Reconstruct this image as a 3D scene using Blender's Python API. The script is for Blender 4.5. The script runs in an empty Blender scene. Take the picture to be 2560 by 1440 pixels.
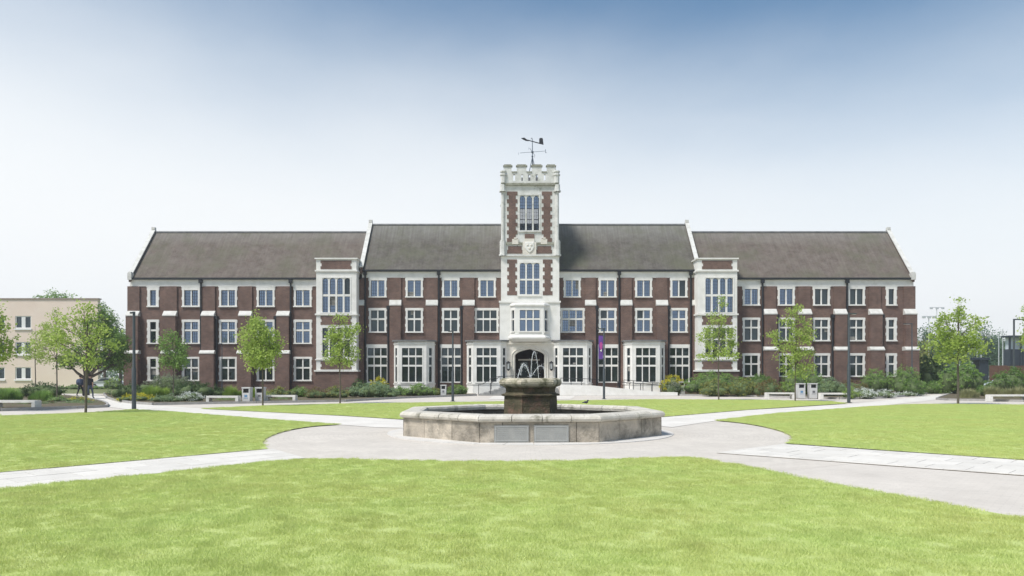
import bpy, bmesh, math, random
import numpy as np
from mathutils import Vector, Matrix
random.seed(7); RNG = np.random.default_rng(7)
SC = bpy.context.scene
COL = SC.collection
R = math.radians
# ------------------------------------------------------------ camera, sky, sun
CAMH = 1.62; F = 1800.0; HY = 941.0; CX = 1280.0      # focal length in pixels of the 2560 wide photo, horizon row
cd = bpy.data.cameras.new('camera'); cam = bpy.data.objects.new('camera', cd); COL.objects.link(cam)
cam.location = (0, 0, CAMH); cam.rotation_euler = (R(90), 0, 0)
cd.sensor_width = 36; cd.lens = F/2560*36; cd.shift_y = (HY-720)/2560
cd.clip_start = .1; cd.clip_end = 3000
SC.camera = cam
SUN_EL, SUN_AZ = 58, -130      # azimuth measured from +Y, negative = left; the sun stands behind the camera's left shoulder
w = bpy.data.worlds.new('World'); SC.world = w; w.use_nodes = True
nt = w.node_tree; nt.nodes.clear()
def N(tree, t, **k):
    n = tree.nodes.new(t)
    for a, b in k.items(): setattr(n, a, b)
    return n
sky = N(nt, 'ShaderNodeTexSky', sky_type='NISHITA', sun_disc=False)
sky.sun_elevation = R(SUN_EL); sky.sun_rotation = R(SUN_AZ); sky.altitude = 50; sky.air_density = 1.0; sky.dust_density = .4
tc = N(nt, 'ShaderNodeTexCoord'); sep = N(nt, 'ShaderNodeSeparateXYZ')
nt.links.new(tc.outputs['Generated'], sep.inputs[0])
ns = N(nt, 'ShaderNodeTexNoise'); ns.inputs['Scale'].default_value = 1.0; ns.inputs['Detail'].default_value = 6
ns.inputs['Roughness'].default_value = .5
mp = N(nt, 'ShaderNodeMapping'); mp.inputs['Location'].default_value = (7.7, 4.1, 2); mp.inputs['Scale'].default_value = (1.6, 1.6, 3.6); mp.inputs['Rotation'].default_value = (0, R(18), 0)
nt.links.new(tc.outputs['Generated'], mp.inputs[0]); nt.links.new(mp.outputs[0], ns.inputs['Vector'])
ad = N(nt, 'ShaderNodeMath', operation='MULTIPLY_ADD'); ad.inputs[1].default_value = -.17
tilt = N(nt, 'ShaderNodeMath', operation='MULTIPLY_ADD'); tilt.inputs[1].default_value = .068      # the veil of haze is thicker towards the left
nt.links.new(sep.outputs['X'], tilt.inputs[0]); nt.links.new(sep.outputs['Z'], tilt.inputs[2])
off = N(nt, 'ShaderNodeMath', operation='SUBTRACT'); off.inputs[1].default_value = .024; nt.links.new(tilt.outputs[0], off.inputs[0])
nt.links.new(ns.outputs['Fac'], ad.inputs[0]); nt.links.new(off.outputs[0], ad.inputs[2])
rp = N(nt, 'ShaderNodeValToRGB'); e = rp.color_ramp.elements
rp.color_ramp.interpolation = 'B_SPLINE'
e[0].position = 0; e[0].color = (1, 1, 1, 1); e[1].position = .38; e[1].color = (0, 0, 0, 1)
for p_, c_ in ((.05, .98), (.10, .93), (.176, .78), (.245, .50), (.29, .33), (.34, .10)):
    q = e.new(p_); q.color = (c_, c_, c_, 1)
nt.links.new(ad.outputs[0], rp.inputs[0])
haze = N(nt, 'ShaderNodeRGB'); haze.outputs[0].default_value = (5.35, 5.5, 5.6, 1)
mx = N(nt, 'ShaderNodeMix', data_type='RGBA')
tint = N(nt, 'ShaderNodeMix', data_type='RGBA', blend_type='MULTIPLY'); tint.inputs['Factor'].default_value = 1
tint.inputs['B'].default_value = (.62, .76, .76, 1)
nt.links.new(sky.outputs[0], tint.inputs['A'])
nt.links.new(rp.outputs[0], mx.inputs['Factor']); nt.links.new(tint.outputs['Result'], mx.inputs['A'])
nt.links.new(haze.outputs[0], mx.inputs['B'])
bg = N(nt, 'ShaderNodeBackground'); bg.inputs['Strength'].default_value = .1
out = N(nt, 'ShaderNodeOutputWorld')
nt.links.new(mx.outputs['Result'], bg.inputs[0]); nt.links.new(bg.outputs[0], out.inputs[0])
sl = bpy.data.lights.new('sun', 'SUN'); so = bpy.data.objects.new('sun', sl); COL.objects.link(so)
sl.energy = 2.5; sl.angle = R(14); sl.color = (1, .955, .89)
sd = Vector((math.sin(R(SUN_AZ))*math.cos(R(SUN_EL)), math.cos(R(SUN_AZ))*math.cos(R(SUN_EL)), math.sin(R(SUN_EL))))
so.rotation_euler = sd.to_track_quat('Z', 'Y').to_euler()
SC.view_settings.view_transform = 'Standard'; SC.view_settings.look = 'None'
SC.view_settings.gamma = 1; SC.view_settings.use_curve_mapping = False
SC.view_settings.exposure = .88
SC.render.engine = 'CYCLES'

# ------------------------------------------------------------ helpers
def tag(o, label=None, cat=None, group=None, kind=None):
    if label: o['label'] = label
    if cat: o['category'] = cat
    if group: o['group'] = group
    if kind: o['kind'] = kind
    return o
def link(o, parent=None):
    COL.objects.link(o)
    if parent is not None: o.parent = parent
    return o
def empty(name, loc=(0, 0, 0), rz=0, **k):
    o = bpy.data.objects.new(name, None); link(o); o.location = loc; o.rotation_euler = (0, 0, rz); o.empty_display_size = .3
    return tag(o, **k)
def shift(parent):      # parts are written in world coordinates: bring them into their parent's frame
    m = Matrix.Identity(4); p = parent
    while p is not None:
        m = (Matrix.Translation(p.location) @ p.rotation_euler.to_matrix().to_4x4()) @ m; p = p.parent
    return m.inverted()
class MB:
    def __init__(s): s.v = []; s.f = []; s.sm = []
    def add(s, v, f, smooth=False):
        n = len(s.v); s.v += [tuple(p) for p in v]; s.f += [tuple(i+n for i in q) for q in f]; s.sm += [smooth]*len(f)
    def box(s, x0, x1, y0, y1, z0, z1):
        s.add([(x0,y0,z0),(x1,y0,z0),(x1,y1,z0),(x0,y1,z0),(x0,y0,z1),(x1,y0,z1),(x1,y1,z1),(x0,y1,z1)],
              [(0,3,2,1),(4,5,6,7),(0,1,5,4),(1,2,6,5),(2,3,7,6),(3,0,4,7)])
    def fbox(s, fr, u0, u1, d0, d1, z0, z1):
        P = [fr(u0,d1,z0),fr(u1,d1,z0),fr(u1,d0,z0),fr(u0,d0,z0),fr(u0,d1,z1),fr(u1,d1,z1),fr(u1,d0,z1),fr(u0,d0,z1)]
        s.add(P, [(0,3,2,1),(4,5,6,7),(0,1,5,4),(1,2,6,5),(2,3,7,6),(3,0,4,7)])
    def tube(s, pts, rad, n=8, cap=True, smooth=True):
        pts = [Vector(p) for p in pts]; rad = rad if isinstance(rad, (list, tuple)) else [rad]*len(pts)
        V = []; prev = None
        for i, p in enumerate(pts):
            t = (pts[min(i+1, len(pts)-1)]-pts[max(i-1, 0)]).normalized()
            a = Vector((1, 0, 0)) if abs(t.x) < .9 else Vector((0, 1, 0))
            if prev is not None: a = prev
            b = t.cross(a).normalized(); a = b.cross(t).normalized(); prev = a
            for k in range(n):
                q = 2*math.pi*k/n; V.append(p+(a*math.cos(q)+b*math.sin(q))*rad[i])
        f = []
        for i in range(len(pts)-1):
            for k in range(n):
                k2 = (k+1) % n; f.append((i*n+k, i*n+k2, (i+1)*n+k2, (i+1)*n+k))
        s.add(V, f, smooth)
        if cap: s.add(V[:n], [tuple(range(n-1, -1, -1))]); s.add(V[-n:], [tuple(range(n))])
    def loft(s, rings, smooth=False, cap=True):
        n = len(rings[0]); V = [p for r in rings for p in r]; f = []
        for i in range(len(rings)-1):
            for k in range(n):
                k2 = (k+1) % n; f.append((i*n+k, i*n+k2, (i+1)*n+k2, (i+1)*n+k))
        s.add(V, f, smooth)
        if cap: s.add(rings[0], [tuple(range(n-1, -1, -1))]); s.add(rings[-1], [tuple(range(n))])
    def build(s, name, mat, parent=None, **k):
        me = bpy.data.meshes.new(name)
        M = shift(parent) if parent is not None else None
        me.from_pydata([M @ Vector(p) for p in s.v] if M is not None else s.v, [], s.f)
        me.polygons.foreach_set('use_smooth', s.sm); me.update()
        for m in (mat if isinstance(mat, (list, tuple)) else [mat]): me.materials.append(m)
        o = bpy.data.objects.new(name, me); link(o, parent); return tag(o, **k)
def blob(mb, c, r, n=10, m=6, jit=0):
    rings = []
    for i in range(1, m):
        a = math.pi*i/m - math.pi/2
        rings.append([(c[0]+r[0]*math.cos(a)*math.cos(2*math.pi*k/n)*(1+random.uniform(-jit, jit)),
                       c[1]+r[1]*math.cos(a)*math.sin(2*math.pi*k/n)*(1+random.uniform(-jit, jit)), c[2]+r[2]*math.sin(a)) for k in range(n)])
    mb.loft(rings, True)
def px(x, D): return (x-CX)*D/F
def pz(y, D): return CAMH+(HY-y)*D/F
def gd(y): return CAMH*F/(y-HY)                 # distance of a ground point seen at photo row y
def G(x, y): D = gd(y); return (px(x, D), D)

# ------------------------------------------------------------ materials
MATS = {}
def mat(name, col, rough=.8, col2=None, scale=4, detail=6, bump=0, bscale=None, metal=0, spec=.3, stretch=None, lo=.35, hi=.65, rnd=0, spots=None):
    m = bpy.data.materials.new(name); m.use_nodes = True; t = m.node_tree; b = t.nodes['Principled BSDF']
    b.inputs['Roughness'].default_value = rough; b.inputs['Metallic'].default_value = metal
    b.inputs['Specular IOR Level'].default_value = spec
    b.inputs['Base Color'].default_value = (*col, 1)
    geo = N(t, 'ShaderNodeNewGeometry'); vec = geo.outputs['Position']
    if stretch:
        mpn = N(t, 'ShaderNodeMapping'); mpn.inputs['Scale'].default_value = stretch; t.links.new(vec, mpn.inputs[0]); vec = mpn.outputs[0]
    cur = None
    if col2:
        n = N(t, 'ShaderNodeTexNoise'); n.inputs['Scale'].default_value = scale; n.inputs['Detail'].default_value = detail
        n.inputs['Roughness'].default_value = .62
        t.links.new(vec, n.inputs['Vector'])
        r = N(t, 'ShaderNodeValToRGB'); r.color_ramp.elements[0].position = lo; r.color_ramp.elements[1].position = hi
        r.color_ramp.elements[0].color = (*col, 1); r.color_ramp.elements[1].color = (*col2, 1)
        t.links.new(n.outputs['Fac'], r.inputs[0]); cur = r.outputs[0]
    if spots:
        sc_, c3, a, bb = spots
        n = N(t, 'ShaderNodeTexNoise'); n.inputs['Scale'].default_value = sc_; n.inputs['Detail'].default_value = 8; n.inputs['Roughness'].default_value = .7
        t.links.new(geo.outputs['Position'], n.inputs['Vector'])
        mr = N(t, 'ShaderNodeMapRange'); mr.inputs[1].default_value = a; mr.inputs[2].default_value = bb; t.links.new(n.outputs['Fac'], mr.inputs[0])
        mi = N(t, 'ShaderNodeMix', data_type='RGBA'); t.links.new(mr.outputs[0], mi.inputs['Factor'])
        if cur: t.links.new(cur, mi.inputs['A'])
        else: mi.inputs['A'].default_value = (*col, 1)
        mi.inputs['B'].default_value = (*c3, 1); cur = mi.outputs['Result']
    if rnd:
        oi = N(t, 'ShaderNodeObjectInfo'); mr = N(t, 'ShaderNodeMapRange'); mr.inputs[3].default_value = 1-rnd; mr.inputs[4].default_value = 1+rnd
        t.links.new(oi.outputs['Random'], mr.inputs[0])
        hs = N(t, 'ShaderNodeHueSaturation'); t.links.new(mr.outputs[0], hs.inputs['Value'])
        if cur: t.links.new(cur, hs.inputs['Color'])
        else: hs.inputs['Color'].default_value = (*col, 1)
        cur = hs.outputs[0]
    if cur: t.links.new(cur, b.inputs['Base Color'])
    if bump:
        n = N(t, 'ShaderNodeTexNoise'); n.inputs['Scale'].default_value = bscale or scale*6; n.inputs['Detail'].default_value = 6
        t.links.new(vec, n.inputs['Vector']); bu = N(t, 'ShaderNodeBump'); bu.inputs['Strength'].default_value = bump; bu.inputs['Distance'].default_value = .05
        t.links.new(n.outputs['Fac'], bu.inputs['Height']); t.links.new(bu.outputs[0], b.inputs['Normal'])
    MATS[name] = m; return m
def leafmat(name, c1, c2, c3=None, trans=.35):
    m = bpy.data.materials.new(name); m.use_nodes = True; t = m.node_tree; b = t.nodes['Principled BSDF']
    g = N(t, 'ShaderNodeNewGeometry'); r = N(t, 'ShaderNodeValToRGB'); e = r.color_ramp.elements
    e[0].color = (*c1, 1); e[1].color = (*c2, 1)
    if c3: q = e.new(.85); q.color = (*c2, 1); e[-1].color = (*c3, 1)
    n = N(t, 'ShaderNodeTexNoise'); n.inputs['Scale'].default_value = 1.6; t.links.new(g.outputs['Position'], n.inputs['Vector'])
    ma = N(t, 'ShaderNodeMath', operation='MULTIPLY_ADD'); ma.inputs[1].default_value = .65
    mb_ = N(t, 'ShaderNodeMath', operation='MULTIPLY_ADD'); mb_.inputs[1].default_value = .9; mb_.inputs[2].default_value = -.28
    t.links.new(n.outputs['Fac'], mb_.inputs[0]); t.links.new(g.outputs['Random Per Island'], ma.inputs[0]); t.links.new(mb_.outputs[0], ma.inputs[2])
    t.links.new(ma.outputs[0], r.inputs[0]); t.links.new(r.outputs[0], b.inputs['Base Color'])
    b.inputs['Roughness'].default_value = .6; b.inputs['Specular IOR Level'].default_value = .25
    tr = N(t, 'ShaderNodeBsdfTranslucent'); t.links.new(r.outputs[0], tr.inputs[0])
    ms = N(t, 'ShaderNodeMixShader'); ms.inputs[0].default_value = trans
    t.links.new(b.outputs[0], ms.inputs[1]); t.links.new(tr.outputs[0], ms.inputs[2]); t.links.new(ms.outputs[0], t.nodes['Material Output'].inputs[0])
    MATS[name] = m; return m
def brickmat(name, c1, c2, mort, sx=.225, sy=.075):
    m = bpy.data.materials.new(name); m.use_nodes = True; t = m.node_tree; b = t.nodes['Principled BSDF']
    b.inputs['Roughness'].default_value = .9; b.inputs['Specular IOR Level'].default_value = .15
    g = N(t, 'ShaderNodeNewGeometry'); s = N(t, 'ShaderNodeSeparateXYZ'); t.links.new(g.outputs['Position'], s.inputs[0])
    a = N(t, 'ShaderNodeMath', operation='ADD'); t.links.new(s.outputs[0], a.inputs[0]); t.links.new(s.outputs[1], a.inputs[1])
    c = N(t, 'ShaderNodeCombineXYZ'); t.links.new(a.outputs[0], c.inputs[0]); t.links.new(s.outputs[2], c.inputs[1])
    br = N(t, 'ShaderNodeTexBrick'); t.links.new(c.outputs[0], br.inputs['Vector'])
    br.inputs['Scale'].default_value = 1; br.inputs['Brick Width'].default_value = sx; br.inputs['Row Height'].default_value = sy
    br.inputs['Mortar Size'].default_value = .008; br.inputs['Mortar Smooth'].default_value = .3
    br.inputs['Color1'].default_value = (*c1, 1); br.inputs['Color2'].default_value = (*c2, 1); br.inputs['Mortar'].default_value = (*mort, 1)
    n = N(t, 'ShaderNodeTexNoise'); n.inputs['Scale'].default_value = .9; n.inputs['Detail'].default_value = 8; n.inputs['Roughness'].default_value = .7
    t.links.new(g.outputs['Position'], n.inputs['Vector'])
    mr = N(t, 'ShaderNodeMapRange'); mr.inputs[1].default_value = .3; mr.inputs[2].default_value = .7; mr.inputs[3].default_value = .74; mr.inputs[4].default_value = 1.28
    t.links.new(n.outputs['Fac'], mr.inputs[0])
    hs = N(t, 'ShaderNodeHueSaturation'); t.links.new(br.outputs[0], hs.inputs['Color']); t.links.new(mr.outputs[0], hs.inputs['Value'])
    t.links.new(hs.outputs[0], b.inputs['Base Color'])
    bu = N(t, 'ShaderNodeBump'); bu.inputs['Strength'].default_value = .5; bu.inputs['Distance'].default_value = .01; bu.invert = True
    t.links.new(br.outputs['Fac'], bu.inputs['Height']); t.links.new(bu.outputs[0], b.inputs['Normal'])
    return m
BRICK = brickmat('red brown brick', (.165, .098, .078), (.108, .070, .060), (.235, .185, .16))
STONE = mat('white stone', (.76, .75, .72), .8, (.62, .61, .57), 1.4, 9, .15, 10, lo=.42, hi=.78)
CAPST = mat('greyed capping stone', (.62, .615, .59), .85, (.48, .475, .44), 2.0, 9, .2, 10, lo=.4, hi=.7)  # greyed copy of the white stone, its colour offsets the top-lit brightness
STONE2 = mat('creamy entrance stone', (.70, .665, .60), .85, (.60, .565, .50), 1.5, 8, .15, 10)
TOWERST = mat('weathered tower stone', (.66, .66, .64), .85, (.47, .47, .44), 1.6, 9, .25, 10, lo=.4, hi=.72, spots=(2.4, (.26, .27, .22), .56, .72))
LEAD = mat('grey lead', (.13, .135, .14), .6, (.2, .2, .2), 2)
DARKMOSS = mat('mossy string course', (.19, .19, .14), .9, (.36, .36, .31), 3)
BLACK = mat('black iron', (.018, .02, .024), .45, spec=.4)
CAME = mat('dark lead came', (.02, .025, .035), .5)
STEEL = mat('grey steel lamp post', (.06, .075, .085), .45, (.08, .09, .10), 3, metal=.3)
def glassmat(name, base, refl, fac, rough=.03):
    m = bpy.data.materials.new(name); m.use_nodes = True; t = m.node_tree; b = t.nodes['Principled BSDF']
    g = N(t, 'ShaderNodeNewGeometry'); n = N(t, 'ShaderNodeTexNoise'); n.inputs['Scale'].default_value = 1.1; t.links.new(g.outputs['Position'], n.inputs['Vector'])
    r = N(t, 'ShaderNodeValToRGB'); r.color_ramp.elements[0].position = .35; r.color_ramp.elements[1].position = .7
    r.color_ramp.elements[0].color = (*base, 1); r.color_ramp.elements[1].color = (*[c*2.2 for c in base], 1)
    t.links.new(n.outputs['Fac'], r.inputs[0]); t.links.new(r.outputs[0], b.inputs['Base Color'])
    b.inputs['Roughness'].default_value = .3; b.inputs['Specular IOR Level'].default_value = .08
    gl = N(t, 'ShaderNodeBsdfGlossy'); gl.inputs['Color'].default_value = (*refl, 1); gl.inputs['Roughness'].default_value = rough
    bn = N(t, 'ShaderNodeTexNoise'); bn.inputs['Scale'].default_value = 2.5; t.links.new(g.outputs['Position'], bn.inputs['Vector'])
    bu = N(t, 'ShaderNodeBump'); bu.inputs['Strength'].default_value = .25; bu.inputs['Distance'].default_value = .02
    t.links.new(bn.outputs['Fac'], bu.inputs['Height']); t.links.new(bu.outputs[0], gl.inputs['Normal'])
    ms = N(t, 'ShaderNodeMixShader'); ms.inputs[0].default_value = fac
    t.links.new(b.outputs[0], ms.inputs[1]); t.links.new(gl.outputs[0], ms.inputs[2]); t.links.new(ms.outputs[0], t.nodes['Material Output'].inputs[0])
    return m
GLASS = glassmat('window glass', (.012, .015, .018), (.50, .68, .97), .28)  # blue tint puts the mirrored blue sky into the reflection colour
GLASSLOW = glassmat('dimmed reflection glass', (.012, .016, .016), (.62, .78, .88), .075)  # dimmed reflection copy for windows on any floor that mirror no bright sky
mg = bpy.data.materials.new('clear belfry glass'); mg.use_nodes = True; t = mg.node_tree; b = t.nodes['Principled BSDF']
b.inputs['Base Color'].default_value = (.03, .05, .08, 1); b.inputs['Roughness'].default_value = .1
tr = N(t, 'ShaderNodeBsdfTransparent'); ms = N(t, 'ShaderNodeMixShader'); ms.inputs[0].default_value = .6
t.links.new(b.outputs[0], ms.inputs[1]); t.links.new(tr.outputs[0], ms.inputs[2]); t.links.new(ms.outputs[0], t.nodes['Material Output'].inputs[0])
CLEARGL = mg
# roof tiles: fine courses, mottled, with pale streaks running down from the ridge
def roofmat(name, c1, c2, c3):
    m = bpy.data.materials.new(name); m.use_nodes = True; t = m.node_tree; b = t.nodes['Principled BSDF']
    b.inputs['Roughness'].default_value = .9; b.inputs['Specular IOR Level'].default_value = .2
    g = N(t, 'ShaderNodeNewGeometry'); s = N(t, 'ShaderNodeSeparateXYZ'); t.links.new(g.outputs['Position'], s.inputs[0])
    c = N(t, 'ShaderNodeCombineXYZ'); t.links.new(s.outputs[0], c.inputs[0]); t.links.new(s.outputs[2], c.inputs[1])
    br = N(t, 'ShaderNodeTexBrick'); t.links.new(c.outputs[0], br.inputs['Vector']); br.inputs['Scale'].default_value = 1
    br.inputs['Brick Width'].default_value = .17; br.inputs['Row Height'].default_value = .10; br.inputs['Mortar Size'].default_value = .006
    br.inputs['Color1'].default_value = (*c1, 1); br.inputs['Color2'].default_value = (*c2, 1); br.inputs['Mortar'].default_value = (.06, .055, .05, 1)
    n = N(t, 'ShaderNodeTexNoise'); n.inputs['Scale'].default_value = 1.1; n.inputs['Detail'].default_value = 12; n.inputs['Roughness'].default_value = .82
    t.links.new(g.outputs['Position'], n.inputs['Vector'])
    r = N(t, 'ShaderNodeMapRange'); r.inputs[1].default_value = .42; r.inputs[2].default_value = .60; t.links.new(n.outputs['Fac'], r.inputs[0])
    mi = N(t, 'ShaderNodeMix', data_type='RGBA'); t.links.new(r.outputs[0], mi.inputs['Factor']); t.links.new(br.outputs[0], mi.inputs['A']); mi.inputs['B'].default_value = (*c3, 1)
    # streaks
    mpn = N(t, 'ShaderNodeMapping'); mpn.inputs['Scale'].default_value = (3.5, 0, .22); t.links.new(g.outputs['Position'], mpn.inputs[0])
    n2 = N(t, 'ShaderNodeTexNoise'); n2.inputs['Scale'].default_value = 1.5; n2.inputs['Detail'].default_value = 6; t.links.new(mpn.outputs[0], n2.inputs['Vector'])
    r2 = N(t, 'ShaderNodeMapRange'); r2.inputs[1].default_value = .3; r2.inputs[2].default_value = .75; r2.inputs[3].default_value = .86; r2.inputs[4].default_value = 1.14
    t.links.new(n2.outputs['Fac'], r2.inputs[0])
    hs = N(t, 'ShaderNodeHueSaturation'); t.links.new(mi.outputs['Result'], hs.inputs['Color']); t.links.new(r2.outputs[0], hs.inputs['Value'])
    # pale lichen band below the ridge
    r3 = N(t, 'ShaderNodeMapRange'); r3.inputs[1].default_value = 14.2; r3.inputs[2].default_value = 16.2; t.links.new(s.outputs[2], r3.inputs[0])
    mu = N(t, 'ShaderNodeMath', operation='MULTIPLY'); t.links.new(r3.outputs[0], mu.inputs[0]); t.links.new(n2.outputs['Fac'], mu.inputs[1])
    mi2 = N(t, 'ShaderNodeMix', data_type='RGBA'); t.links.new(mu.outputs[0], mi2.inputs['Factor']); t.links.new(hs.outputs[0], mi2.inputs['A']); mi2.inputs['B'].default_value = (.29, .29, .27, 1)
    n4 = N(t, 'ShaderNodeTexNoise'); n4.inputs['Scale'].default_value = .35; n4.inputs['Detail'].default_value = 9; n4.inputs['Roughness'].default_value = .7
    t.links.new(g.outputs['Position'], n4.inputs['Vector'])
    r4 = N(t, 'ShaderNodeMapRange'); r4.inputs[1].default_value = .46; r4.inputs[2].default_value = .66; r4.inputs[4].default_value = .6; t.links.new(n4.outputs['Fac'], r4.inputs[0])
    mi4 = N(t, 'ShaderNodeMix', data_type='RGBA'); t.links.new(r4.outputs[0], mi4.inputs['Factor']); t.links.new(mi2.outputs['Result'], mi4.inputs['A']); mi4.inputs['B'].default_value = (.125, .13, .085, 1)
    t.links.new(mi4.outputs['Result'], b.inputs['Base Color'])
    return m
ROOFW = roofmat('brown tiled roof', (.165, .13, .112), (.125, .105, .092), (.185, .16, .14))
ROOFM = roofmat('grey brown tiled roof', (.125, .11, .097), (.10, .09, .08), (.155, .145, .13))

# ------------------------------------------------------------ ground, plaza, paths, lawns
FX, FY = .52, 21.12      # fountain centre
GROUND = mat('rough ground', (.12, .15, .05), .95, (.17, .18, .08), .6)
b_ = MB(); b_.add([(-900,-900,-.02),(900,-900,-.02),(900,1500,-.02),(-900,1500,-.02)], [(0,1,2,3)])
b_.build('ground', GROUND, kind='structure', label='flat ground running out to the horizon around the campus')
def pavemat(name, c1, c2, w_, h_, ang=0, polar=False, joint=.55):
    m = bpy.data.materials.new(name); m.use_nodes = True; t = m.node_tree; b = t.nodes['Principled BSDF']
    b.inputs['Roughness'].default_value = .85; b.inputs['Specular IOR Level'].default_value = .2
    g = N(t, 'ShaderNodeNewGeometry'); mpn = N(t, 'ShaderNodeMapping'); mpn.vector_type = 'POINT'
    t.links.new(g.outputs['Position'], mpn.inputs[0]); vec = mpn.outputs[0]
    if polar:
        mpn.inputs['Location'].default_value = (-FX, -FY, 0)
        s = N(t, 'ShaderNodeSeparateXYZ'); t.links.new(vec, s.inputs[0])
        at = N(t, 'ShaderNodeMath', operation='ARCTAN2'); t.links.new(s.outputs[1], at.inputs[0]); t.links.new(s.outputs[0], at.inputs[1])
        ml = N(t, 'ShaderNodeMath', operation='MULTIPLY'); ml.inputs[1].default_value = 6; t.links.new(at.outputs[0], ml.inputs[0])
        ln = N(t, 'ShaderNodeVectorMath', operation='LENGTH'); t.links.new(vec, ln.inputs[0])
        c = N(t, 'ShaderNodeCombineXYZ'); t.links.new(ml.outputs[0], c.inputs[0]); t.links.new(ln.outputs['Value'], c.inputs[1]); vec = c.outputs[0]
    else: mpn.inputs['Rotation'].default_value = (0, 0, ang)
    br = N(t, 'ShaderNodeTexBrick'); t.links.new(vec, br.inputs['Vector']); br.inputs['Scale'].default_value = 1
    br.inputs['Brick Width'].default_value = w_; br.inputs['Row Height'].default_value = h_; br.inputs['Mortar Size'].default_value = .006
    br.inputs['Color1'].default_value = (*c1, 1); br.inputs['Color2'].default_value = (*c2, 1); br.inputs['Mortar'].default_value = (*[q*joint for q in c1], 1)
    n = N(t, 'ShaderNodeTexNoise'); n.inputs['Scale'].default_value = .7; n.inputs['Detail'].default_value = 10; n.inputs['Roughness'].default_value = .72
    t.links.new(g.outputs['Position'], n.inputs['Vector'])
    mr = N(t, 'ShaderNodeMapRange'); mr.inputs[1].default_value = .3; mr.inputs[2].default_value = .7; mr.inputs[3].default_value = .88; mr.inputs[4].default_value = 1.10
    t.links.new(n.outputs['Fac'], mr.inputs[0]); hs = N(t, 'ShaderNodeHueSaturation')
    t.links.new(br.outputs[0], hs.inputs['Color']); t.links.new(mr.outputs[0], hs.inputs['Value']); t.links.new(hs.outputs[0], b.inputs['Base Color'])
    return m
PLAZA = pavemat('pinkish grey setts', (.59, .545, .485), (.55, .505, .45), .21, .13, polar=True, joint=.82)
PROM = pavemat('pinkish block paving', (.59, .545, .49), (.56, .515, .46), .2, .1, R(40), joint=.88)
WHITEP = pavemat('pale slab paving', (.67, .64, .59), (.64, .605, .555), .6, .9, R(49), joint=.8)
SLAB = mat('pale paving slab', (.67, .64, .59), .85, (.60, .57, .52), 2.2, 8, .2, 40, rnd=.06)
def earclip(p):
    idx = list(range(len(p))); out_ = []
    cr = lambda a, b, c: (b[0]-a[0])*(c[1]-a[1])-(b[1]-a[1])*(c[0]-a[0])
    while len(idx) > 3:
        best = None
        for k in range(len(idx)):
            i, j, l = idx[k-1], idx[k], idx[(k+1) % len(idx)]
            if cr(p[i], p[j], p[l]) <= 1e-9: continue
            if any(m not in (i, j, l) and cr(p[i], p[j], p[m]) >= 0 and cr(p[j], p[l], p[m]) >= 0 and cr(p[l], p[i], p[m]) >= 0 for m in idx): continue
            best = k; break
        if best is None: print('earclip stuck', len(idx)); idx.pop(0); continue
        out_.append((idx[best-1], idx[best], idx[(best+1) % len(idx)])); idx.pop(best)
    out_.append(tuple(idx)); return out_
def sheet(name, pts, z, m, **k):
    pts = [tuple(p) for p in pts]
    if sum((pts[i][0]*pts[(i+1) % len(pts)][1]-pts[(i+1) % len(pts)][0]*pts[i][1]) for i in range(len(pts))) < 0: pts = pts[::-1]
    tris = earclip(pts);  me = bpy.data.meshes.new(name); me.from_pydata([(x, y, z) for x, y in pts], [], tris); me.update(); me.materials.append(m); o = bpy.data.objects.new(name, me); link(o); return tag(o, **k)
sheet('promenade', [(-60, 4), (60, 4), (60, 68), (-60, 68)], -.012, PROM, kind='structure', label='pinkish block paved promenade in front of the building and between the lawns')
circ = lambda r, n=96: [(FX+r*math.cos(2*math.pi*i/n), FY+r*math.sin(2*math.pi*i/n)) for i in range(n)]
sheet('plaza', circ(9.6), -.010, PLAZA, kind='structure', label='round plaza of pinkish grey setts around the fountain')
# white far paths (slabs too foreshortened to tell apart: pattern)
def P(*l): return [G(x, y) for x, y in l]
pl = P((240,984),(262,992),(280,1001),(340,1010),(543,1024),(860,1040),(1000,1049),(1090,1056),(1090,1072),(940,1068),(854,1062),(703,1052),(457,1032),(334,1025),(262,1016),(266,1008),(225,996),(215,985))
sheet('path', pl, .000, WHITEP, kind='structure', label='white paved path running from the fountain to the far left corner')
pl = P((1560,1056),(1655,1043),(1871,1025),(2117,1011),(2300,992),(2352,984),(2378,984),(2343,999),(2300,1004),(2187,1016),(1941,1034),(1788,1052),(1680,1068))
sheet('path', pl, .000, WHITEP, kind='structure', label='white paved path running from the fountain to the far right corner')
sheet('forecourt', P((1235,989.5),(1440,989.5),(1425,998),(1220,998)), .000, WHITEP, kind='structure', label='white paved strip at the foot of the entrance steps')
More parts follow.
